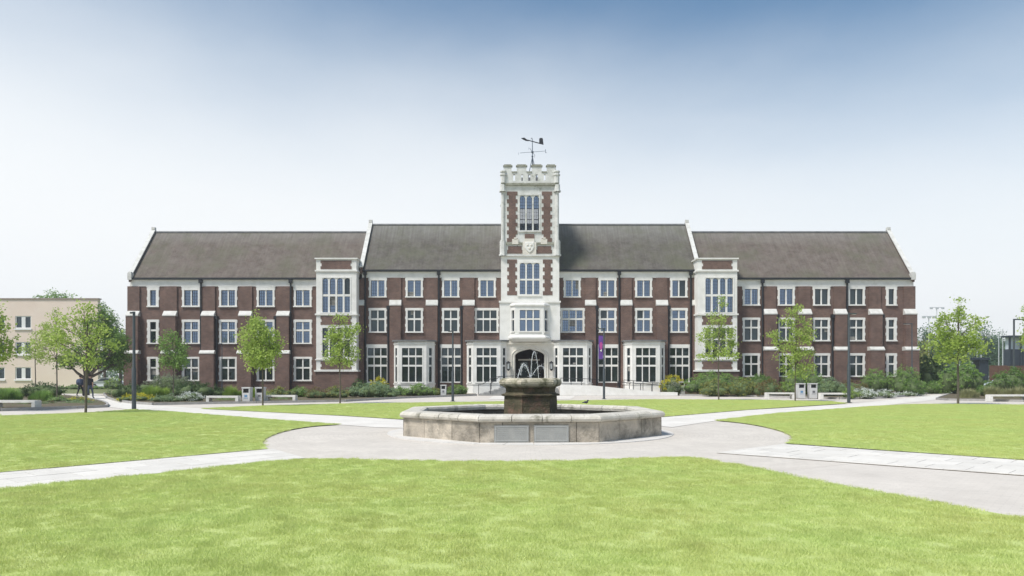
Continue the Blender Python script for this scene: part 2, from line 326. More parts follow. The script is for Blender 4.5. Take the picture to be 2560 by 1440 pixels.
# near paths: every slab its own piece
def clip(poly, a, b):      # keep the left side of a->b
    out_ = []
    for i in range(len(poly)):
        p, q = poly[i], poly[(i+1) % len(poly)]
        sp = (b[0]-a[0])*(p[1]-a[1])-(b[1]-a[1])*(p[0]-a[0]); sq = (b[0]-a[0])*(q[1]-a[1])-(b[1]-a[1])*(q[0]-a[0])
        if sp >= 0: out_.append(p)
        if sp*sq < 0: t_ = sp/(sp-sq); out_.append((p[0]+(q[0]-p[0])*t_, p[1]+(q[1]-p[1])*t_))
    return out_
def slab_path(name, poly, d, sw, sl_, label, avoid=None):
    ar = sum(poly[i][0]*poly[(i+1) % len(poly)][1]-poly[(i+1) % len(poly)][0]*poly[i][1] for i in range(len(poly)))
    if ar < 0: poly = poly[::-1]
    base = sheet(name, poly, .000, mat(name+' joint', (.58, .555, .52), .95), kind='structure', label=label)
    L = math.hypot(*d); d = (d[0]/L, d[1]/L); n = (-d[1], d[0]); o = poly[0]; cnt = 0
    for i in range(-40, 41):
        for j in range(-12, 13):
            off = .5*sl_*(j % 2)
            g = .005
            q = [(i*sl_+off+g, j*sw+g), ((i+1)*sl_+off-g, j*sw+g), ((i+1)*sl_+off-g, (j+1)*sw-g), (i*sl_+off+g, (j+1)*sw-g)]
            q = [(o[0]+a*d[0]+b*n[0], o[1]+a*d[1]+b*n[1]) for a, b in q]
            for k in range(len(poly)):
                if len(q) < 3: break
                q = clip(q, poly[k], poly[(k+1) % len(poly)])
            if len(q) < 3: continue
            A = abs(sum(q[k][0]*q[(k+1) % len(q)][1]-q[(k+1) % len(q)][0]*q[k][1] for k in range(len(q))))/2
            if A < .02: continue
            h = .010+random.uniform(-.002, .002); m_ = len(q); mb = MB()
            mb.add([(x, y, .001) for x, y in q]+[(x, y, h) for x, y in q], [tuple(range(m_, 2*m_))]+[(k, (k+1) % m_, m_+(k+1) % m_, m_+k) for k in range(m_)])
            mb.build('paving_slab', SLAB, base); cnt += 1
    print(name, 'slabs', cnt)
a0, a1 = G(0,1183), G(672,1123.5); b0, b1 = G(0,1225.5), G(703,1152)
ext = lambda p, q, t_: (p[0]+(q[0]-p[0])*t_, p[1]+(q[1]-p[1])*t_)
slab_path('path', [ext(b0, b1, -.6), ext(b0, b1, 1.12), ext(a0, a1, 1.02), ext(a0, a1, -.6)], (a1[0]-a0[0], a1[1]-a0[1]), .6, .9,
          'white slab path running from the plaza off the left edge of the photo')
a0, a1 = G(2560,1151.6), G(1959,1110.5); b0, b1 = G(2560,1188.6), G(1790,1132)
slab_path('path', [ext(a0, a1, -.5), a1, b1, ext(b0, b1, -.5)], (a1[0]-a0[0], a1[1]-a0[1]), .62, .62,
          'white slab path running from the plaza off the right edge of the photo')
# lawns
LAWN = mat('lawn soil and thatch', (.40, .48, .15), .95, (.46, .53, .20), 3, 8, .3, 60)
def smoothline(pts, k=6):
    out_ = []
    for i in range(len(pts)-1):
        p0 = Vector(pts[max(i-1, 0)]); p1 = Vector(pts[i]); p2 = Vector(pts[i+1]); p3 = Vector(pts[min(i+2, len(pts)-1)])
        for j in range(k):
            s = j/k
            out_.append(tuple(.5*((2*p1)+(-p0+p2)*s+(2*p0-5*p1+4*p2-p3)*s*s+(-p0+3*p1-3*p2+p3)*s**3)))
    return out_+[pts[-1]]
lawns = {}
near = [ext(G(0,1225.5), G(703,1152), -.8), G(0,1225.5), G(387,1187)]+smoothline(P((700,1153),(850,1149),(1000,1154),(1280,1156),(1500,1152),(1680,1146),(1751,1149),(1878,1171),(2029,1202.6),(2258,1245),(2560,1299)))
near += [(6.6, 4.5), (6.6, 2.5), (-12, 2.5)]
lawns['near'] = near
lm = [(-26, 36.0)]+P((0,1041),(214,1033))+smoothline(P((300,1027),(334,1025),(380,1027),(457,1032)), 4)+P((703,1052),(850,1062))+smoothline(P((850,1062),(780,1067),(715,1078),(672,1093),(657,1107),(663,1118),(672,1123.5)), 5)[1:]+[G(0,1183), ext(G(0,1183), G(650,1125), -.8), (-26, 12)]
lawns['left'] = lm
lr = smoothline(P((1788,1052),(1850,1058),(1905,1067),(1955,1080),(1980,1094),(1974,1104),(1959,1109.5)), 5)+[G(2560,1151.6), ext(G(1959,1109.5), G(2560,1151.6), 1.6), (26, 20), (34, 40)]+P((2560,1013),(2400,1011),(2275,1011.7),(2187,1016),(1941,1034))
lawns['right'] = lr
lf = P((500,1022),(543,1020),(657,1015),(860,1010),(1280,1004),(1640,999),(1900,1000.5),(2077,1004),(2118,1009),(1871,1025),(1660,1042.6))+[(FX+2.2, FY+8.8), (FX-2.4, FY+8.8)]+P((1000,1049),(860,1040),(543,1024.5))
lawns['far'] = lf
lab = {'near': 'foreground lawn nearest the camera', 'left': 'wide mown lawn on the left between the two white paths', 'right': 'wide mown lawn on the right between the two white paths', 'far': 'thin strip of lawn behind the fountain'}
def lawnmat():
    m = leafmat('mown grass blades', (.45, .53, .17), (.64, .70, .285), (.76, .74, .41), .3)
    t = m.node_tree; b = t.nodes['Principled BSDF']
    r = [n for n in t.nodes if n.type == 'VALTORGB'][0]
    g = N(t, 'ShaderNodeNewGeometry'); hs = N(t, 'ShaderNodeHueSaturation')
    n = N(t, 'ShaderNodeTexNoise'); n.inputs['Scale'].default_value = .9; n.inputs['Detail'].default_value = 9; n.inputs['Roughness'].default_value = .75
    t.links.new(g.outputs['Position'], n.inputs['Vector'])
    mr = N(t, 'ShaderNodeMapRange'); mr.inputs[1].default_value = .3; mr.inputs[2].default_value = .7; mr.inputs[3].default_value = .93; mr.inputs[4].default_value = 1.12
    t.links.new(n.outputs['Fac'], mr.inputs[0]); t.links.new(mr.outputs[0], hs.inputs['Value']); t.links.new(r.outputs[0], hs.inputs['Color'])
    n2 = N(t, 'ShaderNodeTexNoise'); n2.inputs['Scale'].default_value = .45; n2.inputs['Detail'].default_value = 7; n2.inputs['Roughness'].default_value = .65
    t.links.new(g.outputs['Position'], n2.inputs['Vector'])
    m2 = N(t, 'ShaderNodeMapRange'); m2.inputs[1].default_value = .35; m2.inputs[2].default_value = .65; m2.inputs[3].default_value = .489; m2.inputs[4].default_value = .512
    t.links.new(n2.outputs['Fac'], m2.inputs[0]); t.links.new(m2.outputs[0], hs.inputs['Hue'])
    t.links.new(hs.outputs[0], b.inputs['Base Color'])
    for q in t.nodes:
        if q.type == 'BSDF_TRANSLUCENT': t.links.new(hs.outputs[0], q.inputs[0])
    return m
BLADE = lawnmat()
LAWNFAR = mat('distant mown grass', (.40, .48, .145), .9, (.50, .56, .21), 1.4, 10, .5, 30, spots=(.5, (.36, .42, .15), .5, .7))
# one tuft of blades, scattered by geometry nodes
mb = MB()
for i in range(90):
    a, r_ = random.uniform(0, 6.28), .11*math.sqrt(random.random()); x, y = r_*math.cos(a), r_*math.sin(a)
    h = random.uniform(.012, .034); q = random.uniform(0, 3.14); w_ = random.uniform(.0015, .0032); lx, ly = random.gauss(0, .013), random.gauss(0, .013)
    mb.add([(x-w_*math.cos(q), y-w_*math.sin(q), 0), (x+w_*math.cos(q), y+w_*math.sin(q), 0), (x+lx, y+ly, h)], [(0, 1, 2)])
tm = bpy.data.meshes.new('grass_tuft'); tm.from_pydata(mb.v, [], mb.f); tm.materials.append(BLADE)
tuft = bpy.data.objects.new('grass_tuft', tm)
def grassgroup(dens):
    g = bpy.data.node_groups.new('grass scatter', 'GeometryNodeTree')
    g.interface.new_socket('Geometry', in_out='INPUT', socket_type='NodeSocketGeometry'); g.interface.new_socket('Geometry', in_out='OUTPUT', socket_type='NodeSocketGeometry')
    i = g.nodes.new('NodeGroupInput'); o = g.nodes.new('NodeGroupOutput'); d = g.nodes.new('GeometryNodeDistributePointsOnFaces'); d.inputs['Density'].default_value = dens
    s = g.nodes.new('GeometryNodeInstanceOnPoints'); oi = g.nodes.new('GeometryNodeObjectInfo'); oi.inputs['Object'].default_value = tuft
    rv = g.nodes.new('FunctionNodeRandomValue'); rv.data_type = 'FLOAT_VECTOR'; rv.inputs[0].default_value = (-.12, -.12, 0); rv.inputs[1].default_value = (.12, .12, 6.28)
    rs = g.nodes.new('FunctionNodeRandomValue'); rs.data_type = 'FLOAT'; rs.inputs[2].default_value = .7; rs.inputs[3].default_value = 1.25
    L = g.links.new
    L(i.outputs[0], d.inputs[0]); L(d.outputs['Points'], s.inputs['Points']); L(oi.outputs['Geometry'], s.inputs['Instance'])
    L(rv.outputs[0], s.inputs['Rotation']); L(rs.outputs[1], s.inputs['Scale']); L(s.outputs[0], o.inputs[0])
    return g
for k, pts in lawns.items():
    sheet('lawn', pts, .020, LAWN if k != 'far' else LAWNFAR, kind='structure', label=lab[k]+', soil under the grass')
    g = sheet('grass', pts, .022, BLADE, kind='stuff', label='bright green mown grass on the '+lab[k], cat='grass')
    md = g.modifiers.new('scatter', 'NODES'); md.node_group = grassgroup({'near': 135, 'left': 80, 'right': 80, 'far': 50}[k])

# ------------------------------------------------------------ the long brick hall
DW = 66.4      # distance of the main wall plane
def Frame(ox, oy, th=0):
    c, s = math.cos(th), math.sin(th)
    return lambda u, d, z: (ox+u*c+d*s, oy+u*s-d*c, z)
W0 = Frame(0, DW)
hall = empty('brick_hall', (px(1323, DW), DW, 0), label='long three storey red brick hall with white stone trim and a tall battlemented central tower', cat='building')
def panel(mb, fr, u0, u1, z0, z1, ops=(), th=.35, d=0):
    us = sorted({u0, u1, *[v for o in ops for v in (o[0], o[1])]}); zs = sorted({z0, z1, *[v for o in ops for v in (o[2], o[3])]})
    us = [u for u in us if u0 <= u <= u1]; zs = [z for z in zs if z0 <= z <= z1]
    def solid(i, j):
        if i < 0 or j < 0 or i >= len(us)-1 or j >= len(zs)-1: return False
        cu, cz = (us[i]+us[i+1])/2, (zs[j]+zs[j+1])/2
        return not any(o[0] < cu < o[1] and o[2] < cz < o[3] for o in ops)
    for i in range(len(us)-1):
        for j in range(len(zs)-1):
            if not solid(i, j): continue
            a, b, c, e_ = us[i], us[i+1], zs[j], zs[j+1]
            mb.add([fr(a,d,c),fr(b,d,c),fr(b,d,e_),fr(a,d,e_)], [(0,1,2,3)]); mb.add([fr(a,d-th,c),fr(b,d-th,c),fr(b,d-th,e_),fr(a,d-th,e_)], [(3,2,1,0)])
            for di, dj, q in ((-1,0,(a,a,c,e_)),(1,0,(b,b,c,e_)),(0,-1,(a,b,c,c)),(0,1,(a,b,e_,e_))):
                if not solid(i+di, j+dj):
                    mb.add([fr(q[0],d,q[2]),fr(q[1],d,q[3]),fr(q[1],d-th,q[3]),fr(q[0],d-th,q[2])], [(0,1,2,3)])
def archf(kind, u, u0, u1, zs, rise):
    t_ = abs((u-(u0+u1)/2)/((u1-u0)/2)); t_ = min(t_, 1)
    if kind == 'round': return zs+rise*math.sqrt(1-t_*t_)
    if kind == 'point': return zs+rise*(1-t_**1.7)
    return zs+rise*(.55*math.sqrt(1-t_**3)+.45*(1-t_))
def archplate(mb, fr, u0, u1, zs, rise, ztop, d1, th, kind='round', n=12):
    us = [(u0+u1)/2-(u1-u0)/2*math.cos(math.pi*i/n) for i in range(n+1)]
    for i in range(n):
        a, b = us[i], us[i+1]; za, zb = archf(kind, a, u0, u1, zs, rise), archf(kind, b, u0, u1, zs, rise)
        if ztop-max(za, zb) < 1e-4 and ztop-min(za, zb) < 1e-4: continue
        mb.add([fr(a,d1,za),fr(b,d1,zb),fr(b,d1,ztop),fr(a,d1,ztop),fr(a,d1-th,za),fr(b,d1-th,zb)], [(0,1,2,3),(0,4,5,1)])
BLIND = mat('cream blind', (.30, .29, .26), .8, (.22, .215, .2), 3)
def window(fr, o, g, cols, trans=(), arch=None, lead=False, gm=None, parent=None, sm=None, proud=.05, rec=.16, ears=True, mw=.12, depth=.34, openpane=(), name='window', lab=None):
    """o: outer rectangle, g: glazed rectangle (u0,u1,z0,z1); trans: list of (z0,z1)"""
    gm = gm or GLASS; sm = sm or STONE; parent = parent or hall
    u0, u1, z0, z1 = o; a0, a1, c0, c1 = g; mb = MB(); e_ = .0015
    mb.fbox(fr, u0, a0, -depth, proud, z0, z1); mb.fbox(fr, a1, u1, -depth, proud, z0, z1)
    mb.fbox(fr, a0, a1, -depth, proud, c1, z1); mb.fbox(fr, a0, a1, -depth, proud, z0, c0)
    mb.fbox(fr, u0-.05, u1+.05, proud+e_, proud+.07, z0, z0+.11)              # sill nosing
    if ears:
        for ez in ([z1-.16, (z0+z1)/2-.12] if z1-z0 < 2.1 else [z1-.16, z0+(z1-z0)*.6, z0+(z1-z0)*.3]):
            mb.fbox(fr, u0-.055, u0, .004, proud-.01, ez-.12, ez+.14); mb.fbox(fr, u1, u1+.055, .004, proud-.01, ez-.12, ez+.14)
    w_ = (a1-a0-(cols-1)*mw)/cols; mp_ = proud-.05; rows = []; z = c0
    for t0, t1 in sorted(trans): rows.append((z, t0)); z = t1
    rows.append((z, c1))
    for i in range(1, cols):
        a = a0+i*w_+(i-1)*mw; mb.fbox(fr, a, a+mw, -rec-.08, mp_, c0, c1)
    for t0, t1 in [q for q in trans if q[1] > q[0]]:
        for i in range(cols):
            a = a0+i*(w_+mw); mb.fbox(fr, a, a+w_, -rec-.08, mp_-.012, t0, t1)
    if arch:
        for i in range(cols):
            a = a0+i*(w_+mw); ri = w_*.5; archplate(mb, fr, a, a+w_, c1-ri, ri, c1, mp_-.012, .12, arch)
    ob = mb.build(name, sm, parent)
    if lab: ob['label'] = lab
    lb = MB()
    for i in range(cols):
        for j, (r0, r1) in enumerate(rows):
            gmj = gm[j] if isinstance(gm, list) else (GLASSLOW if gm is GLASS and random.random() < .07 else gm)
            a = a0+i*(w_+mw); t_ = random.gauss(0, .006); t2 = random.gauss(0, .006); d = -rec
            pv = MB(); cu, cz = a+w_/2, (r0+r1)/2
            V = [fr(u, d+dd+(u-cu)*t_+(z-cz)*t2, z) for dd in (0, -.015) for u, z in ((a, r0), (a+w_, r0), (a+w_, r1), (a, r1))]
            pv.add(V, [(0,1,2,3),(7,6,5,4),(0,4,5,1),(1,5,6,2),(2,6,7,3),(3,7,4,0)])
            pv.build('pane', gmj, ob)
            if random.random() < .045 and gm is not CLEARGL and not isinstance(gm, list):
                q0 = r0+(r1-r0)*random.choice((0, .45, .7)); cv = MB(); cv.fbox(fr, a+w_*random.choice((.05, .5)), a+w_*.95, d+.003, d+.009, max(q0, r0+.04), r1-.04 if q0 > r0 else r0+(r1-r0)*.3); cv.build('blind', BLIND, ob)
            # thin dark metal casement round each light
            cw = .03
            for q in ((a, a+cw, r0, r1), (a+w_-cw, a+w_, r0, r1), (a+cw, a+w_-cw, r0, r0+cw), (a+cw, a+w_-cw, r1-cw, r1)):
                lb.fbox(fr, q[0], q[1], d+.012, d+.035, q[2], q[3])
            if lead:
                nx = max(2, round(w_/.2)); nz = max(2, round((r1-r0)/.3))
                for k in range(1, nx): lb.fbox(fr, a+w_*k/nx-.009, a+w_*k/nx+.009, d+.012, d+.022, r0+cw, r1-cw)
                for k in range(1, nz): lb.fbox(fr, a+cw, a+w_-cw, d+.023, d+.03, r0+(r1-r0)*k/nz-.009, r0+(r1-r0)*k/nz+.009)
    lb.build('casement', CAME, ob)
    return ob
def rect(x0, x1, y0, y1, D=DW): return (px(x0, D), px(x1, D), pz(y1, D), pz(y0, D))
def tr(*ys, D=DW): return [(pz(b, D), pz(a, D)) for a, b in ys]
# --- main wall openings
specs = []      # (outer px, glass px, cols, trans, lead, low)
def add(x0, x1, y0, y1, gx0, gx1, gy0, gy1, cols, trans=(), lead=False, low=False): specs.append((rect(x0+.9,x1-.9,y0,y1), rect(gx0-.3,gx1+.3,gy0,gy1), cols, tr(*trans), lead, low))
for (x0, x1, c) in ((368,398,1),(455,501,2),(547.5,593.5,2),(641.5,687.5,2),(734,780,2)):
    i_ = 8 if c == 1 else 6
    add(x0,x1,718,768, x0+i_,x1-i_,725.5,764, c, (), True)
    add(x0,x1,799,860, x0+i_,x1-i_,805,857, c, ((823.5,828),), True)
    add(x0,x1,892,953, x0+i_,x1-i_,897,949.5, c, ((917.5,921.5),), False, True)
for (x0, x1, c) in ((1856,1900,2),(1943.5,1987,2),(2031.5,2075,2),(2119,2162.5,2),(2214,2242,1)):
    i_ = 7.5 if c == 1 else 5.8
    add(x0,x1,717,764.5, x0+i_,x1-i_,722.5,761, c, (), x0 < 2000, x0 > 2000)
    add(x0,x1,794,853.5, x0+i_,x1-i_,799.5,850, c, ((817,821),), False, True)
    add(x0,x1,883,942.5, x0+i_,x1-i_,889,939, c, ((908,912),), False, True)
for (x0, x1) in ((922,967),(1013.5,1058),(1104.5,1149),(1195.5,1240),(1408.5,1452),(1496,1541.5),(1587,1630.5),(1675,1719)):
    add(x0,x1,694,744, x0+6,x1-6,701,741, 2, (), True)
    if x0 in (1195.5, 1408.5): x0, x1, c = (1186.5, 1247, 3) if x0 < 1300 else (1400.5, 1462, 3)
    else: c = 2
    add(x0,x1,770,832, x0+6,x1-6,776,828.5, c, ((795.5,800),), x0 > 1400, x0 < 1190)
for (x0, x1) in ((916,971),(1101,1155),(1493,1548),(1671,1725)):
    add(x0,x1,861,957, x0+4,x1-4,870,954, 3, ((889,894),(911.5,916.5)), False, True)
ops = [s[0] for s in specs]+[(px(1276, DW), px(1372, DW), 0, pz(866, DW))]
XL, XR = px(325, DW), px(2283, DW); ML, MR = px(905, DW), px(1744, DW)
ZW, ZM = pz(699, DW), pz(679, DW)
def inx(o, a, b): return a < (o[0]+o[1])/2 < b
for (a, b, zt) in ((XL, ML, ZW), (ML, MR, ZM), (MR, XR, ZW)):
    m_ = MB(); zf = pz(716, DW) if zt == ZW else pz(694.5, DW)
    panel(m_, W0, a, b, 0, zt, [o for o in ops if inx(o, a, b)])
    if a == XL: m_.box(a, a+.3, DW+.36, DW+9, 0, zt)
    if b == XR: m_.box(b-.3, b, DW+.36, DW+9, 0, zt)
    m_.box(a+.31, b-.31, DW+8.7, DW+9, 0, zt-.01)
    m_.build('wall', BRICK, hall)
    # white frieze under the gutter, in slabs between the windows
    fz = MB(); xs = [a+.001]
    tops = sorted([(o[0], o[1], o[3]) for o in ops if inx(o, a, b) and o[3] > zf-.3])
    for o in tops:
        fz.fbox(W0, xs[-1], o[0]-.095, .004, .05, zf, zt); fz.fbox(W0, o[0]-.094, o[1]+.094, .004, .055, max(o[2]+.003, zf-.2), zt); xs.append(o[1]+.095)
    fz.fbox(W0, xs[-1], b-.001, .004, .05, zf, zt)
    fz.fbox(W0, a+.001, b-.001, .056, .09, zt-.12, zt-.03)
    fz.build('frieze', STONE, hall)
for o, g, c, t_, ld, low in specs:
    window(W0, o, g, c, t_, None, ld, GLASSLOW if low else GLASS, mw=.09 if c == 3 else .115, rec=.11)
# floors seen through nothing: dark backing so rooms stay dark
# --- piers with sloped white weatherings
def pier(x0, x1, steps, ztop):
    """steps: [(ytop_px, ybottom_px, projection)] from the ground up; wedge of white stone at each set-back"""
    u0, u1 = px(x0, DW), px(x1, DW); z = 0; mb = MB(); wbs = []
    for k, (yw0, yw1, p, wd) in enumerate(steps):
        zt = pz(yw1, DW); e_ = wd*.04
        mb.fbox(W0, u0-e_, u1+e_, .002, p, z, zt)
        z2 = pz(yw0, DW); pn = steps[k+1][2] if k+1 < len(steps) else .12
        V = [W0(u0-e_-.03, q, zz) for q, zz in ((.004, zt), (p+.04, zt), (p+.04, zt+.1), (pn, z2), (.004, z2))]
        V2 = [W0(u1+e_+.03, q, zz) for q, zz in ((.004, zt), (p+.04, zt), (p+.04, zt+.1), (pn, z2), (.004, z2))]
        wb = MB(); wbs.append(wb); wb.add(V+V2, [(0,1,2,3,4),(9,8,7,6,5)]+[(i, (i+5), 5+(i+1) % 5, (i+1) % 5) for i in range(5)])
        z = z2
    mb.fbox(W0, u0, u1, .002, .12, z, ztop)
    o = mb.build('pier', BRICK, hall); [wb.build('weathering', CAPST, o) for wb in wbs]
zfw, zfm = pz(716, DW), pz(694.5, DW)
for x0, x1 in ((320,350),(412,443.5),(507.5,538.5),(600.5,631),(694.5,725)): pier(x0, x1, [(876,885,.62,2),(777.5,791,.42,0)], zfw)
for x0, x1 in ((1908.5,1939),(1995,2025),(2084,2113),(2171,2201),(2258,2287)): pier(x0, x1, [(867,876.5,.62,2),(772.5,787,.42,0)], zfw)
for x0, x1 in ((899,911),(975,1003),(1066,1094.5),(1157.5,1186),(1463,1489),(1551,1579),(1640,1668),(1730,1743)): pier(x0, x1, [(750,764.5,.3,0)], zfm)
# --- gutters and downpipes
for a, b, z, yb in ((XL, ML, ZW, 0), (ML, MR, ZM, 0), (MR, XR, ZW, 0)):
    g = MB(); g.box(a+.02, b-.02, DW-.30, DW-.002, z+.0, z+.15); g.build('gutter', BLACK, hall)
def pipe(x, y0, y1, r_=.075, d=.16):
    u = px(x, DW); m_ = MB(); z0, z1 = pz(y1, DW), pz(y0, DW)
    m_.tube([W0(u, d, z0), W0(u, d, z1)], r_, 8)
    m_.fbox(W0, u-.15, u+.15, .005, .33, z1-.32, z1-.02)
    z = z0+1
    while z < z1-.5: m_.tube([W0(u, d, z), W0(u, d, z+.08)], r_+.025, 8); z += 1.9
    m_.build('downpipe', BLACK, hall)
for x in (504, 728, 1905, 2116): pipe(x, 699.5, 984, .085)
for x in (914, 1097.5, 1547.5, 1726): pipe(x, 679.5, 984, .085)
for x, y in ((543, 790), (690.5, 790), (1942, 786), (2080, 786), (2203.5, 786), (971.5, 765), (1154.5, 765), (1491.5, 765), (1671, 765)): pipe(x, y, 984, .10, .14)
# --- roofs: overlapping tile courses with real steps
def roof(a, b, y_e, z_e, y_r, z_r, m, name='roof'):
    mb = MB(); n = 46
    for side in (1, -1):
        for i in range(n):
            t0, t1 = i/n, (i+1)/n
            ya, yb = y_e+(y_r-y_e)*t0, y_e+(y_r-y_e)*t1; za, zb = z_e+(z_r-z_e)*t0, z_e+(z_r-z_e)*t1
            if side < 0: ya, yb = 2*y_r-ya, 2*y_r-yb
            V = [(a, ya, za), (b, ya, za), (b, ya, za+.035), (a, ya, za+.035), (b, yb, zb+.005), (a, yb, zb+.005)]
            mb.add(V, [(0,1,2,3),(3,2,4,5)] if side > 0 else [(3,2,1,0),(5,4,2,3)])
    mb.add([(a,y_e,z_e),(a,2*y_r-y_e,z_e),(a,y_r,z_r),(b,y_e,z_e),(b,2*y_r-y_e,z_e),(b,y_r,z_r)], [(0,2,1),(3,4,5),(0,1,4,3)])
    o = mb.build(name, m, hall)
    rb = MB(); rb.tube([(a, y_r, z_r+.02), (b, y_r, z_r+.02)], .13, 8); rb.build('ridge', LEAD, o)
DE, DR = DW-.28, DW+4.1
zre, zrr = pz(697, DE), pz(581.5, DR); zme, zmr = pz(675.5, DE), pz(563, DR)
roof(XL+.3, ML-.17, DE, zre, DR, zrr, ROOFW); roof(MR+.17, XR-.3, DE, zre, DR, zrr, ROOFW)
tw0, tw1 = px(1256, DW-1.2), px(1394, DW-1.2)
roof(ML+.17, MR-.17, DE, zme, DR, zmr, ROOFM)
# --- gable walls with raised copings
def gable(x, ze, zr, up=.30, w_=.28, knee=True):
    o = MB(); ya, yb = DE-.05, 2*DR-DE
    for (y0, z0, y1, z1) in ((ya, ze, DR, zr), (yb, ze, DR, zr)):
        V = [(x-w_/2+.03, y0, z0-.3), (x-w_/2+.03, y1, z1-.3), (x-w_/2+.03, y1, z1+up-.06), (x-w_/2+.03, y0, z0+up-.06)]
        V += [(x+w_/2-.03, p[1], p[2]) for p in V]
        o.add(V, [(0,1,2,3),(7,6,5,4),(0,4,5,1),(1,5,6,2),(2,6,7,3),(3,7,4,0)])
    wl = o.build('gable_wall', BRICK, hall)
    c = MB(); n = 7
    for side in (0, 1):
        y0, y1 = (ya, DR) if side == 0 else (yb, DR)
        for k in range(n):
            t0, t1 = k/n+.002, (k+1)/n-.002
            P_ = [(y0+(y1-y0)*t_, ze+up-.06+(zr-ze)*t_) for t_ in (t0, t1)]
            V = [(x+s*(w_/2+.05), p[0], p[1]+dz) for s in (-1, 1) for dz in (0, .14) for p in P_]
            c.add(V, [(0,1,3,2),(4,6,7,5),(0,4,5,1),(2,3,7,6),(0,2,6,4),(1,5,7,3)])
    c.box(x-.16, x+.16, DR-.16, DR+.16, zr+up-.05, zr+up+.2)
    if knee:
        c.box(x-w_/2-.04, x+w_/2+.04, ya-.1, ya+.42, ze-.1, ze+up+.22); c.box(x-w_/2, x+w_/2, ya-.07, ya+.38, ze+up+.223, ze+up+.33)
    c.build('coping', CAPST, wl)
gable(XL+.16, zre, zrr); gable(XR-.16, zre, zrr)
gable(ML, zme, zmr, knee=False); gable(MR, zme, zmr, knee=False)
# --- toothed brick panel between white quoins
def toothed(fr, r_, parent, row=.30, t_=.12, th=.03, name='brick_panel', alt=0):
    u0, u1, z0, z1 = r_; n = max(2, round((z1-z0)/row)); mb = MB()
    for i in range(n):
        a = t_ if (i+alt) % 2 else 0
        mb.fbox(fr, u0+a, u1-a, .003, th, z0+(z1-z0)*i/n, z0+(z1-z0)*(i+1)/n)
    return mb.build(name, BRICK, parent)
# --- two stair towers
def stair_tower(x0, x1, gx, gm):
    D = DW-1.3; fr = Frame(0, D); r_ = lambda a, b, c, d: rect(a, b, c, d, D)
    u0, u1 = px(x0, D), px(x1, D); Z = lambda y: pz(y, D)
    b = MB(); b.box(u0-.06, u1+.12, D-.05, DW-.003, 0, Z(928.5)); base = b.build('stair_tower_base', BRICK, hall)
    o1 = r_(gx-3, gx+72, 692, 784); g1 = r_(gx, gx+69, 695, 781.5); o2 = r_(gx-4, gx+73, 814, 900); g2 = r_(gx, gx+69, 820, 892)
    b = MB(); panel(b, fr, u0, u1, Z(925), Z(648), [o1, o2], .3)
    for s in (u0, u1-.25): b.box(s, s+.25, D+.301, DW-.003, Z(925), Z(697)); b.box(s+.001, s+.249, D+.301, D+2.6, Z(697), Z(648.3))
    b.box(u0+.251, u1-.251, D+2.3, D+2.55, Z(697), Z(648.3))
    body = b.build('stair_tower', STONE, hall)
    window(fr, o1, g1, 4, tr((735.5,741), D=D), 'round', True, GLASS, proud=.03, ears=False, mw=.16)
    window(fr, o2, g2, 4, tr((846,850), D=D), None, False, GLASSLOW, proud=.03, ears=False, mw=.16)
    for (ya, yb, p) in ((925,929,.16),(783.8,788,.1),(675,679,.1),(645,648,.12),(897.5,900.5,.08)):
        s = MB(); s.box(u0-p, u1+p, D-p, DW-.004 if ya > 690 else D+2.7, Z(yb), Z(ya)); s.build('string_course', STONE, body)
    for rr in ((x0+11, x1-12, 651, 673), (x0+11, x1-12, 790, 812), (x0+11, x1-12, 903, 923.5)): toothed(fr, r_(*rr), body, .27, .1)
    rf = MB(); rf.box(u0+.25, u1-.25, D+.3, D+2.3, Z(663)-.1, Z(663)); rf.build('flat_roof', LEAD, body)
stair_tower(790.5, 891, 806, 0); stair_tower(1744, 1843, 1763.5, 0)
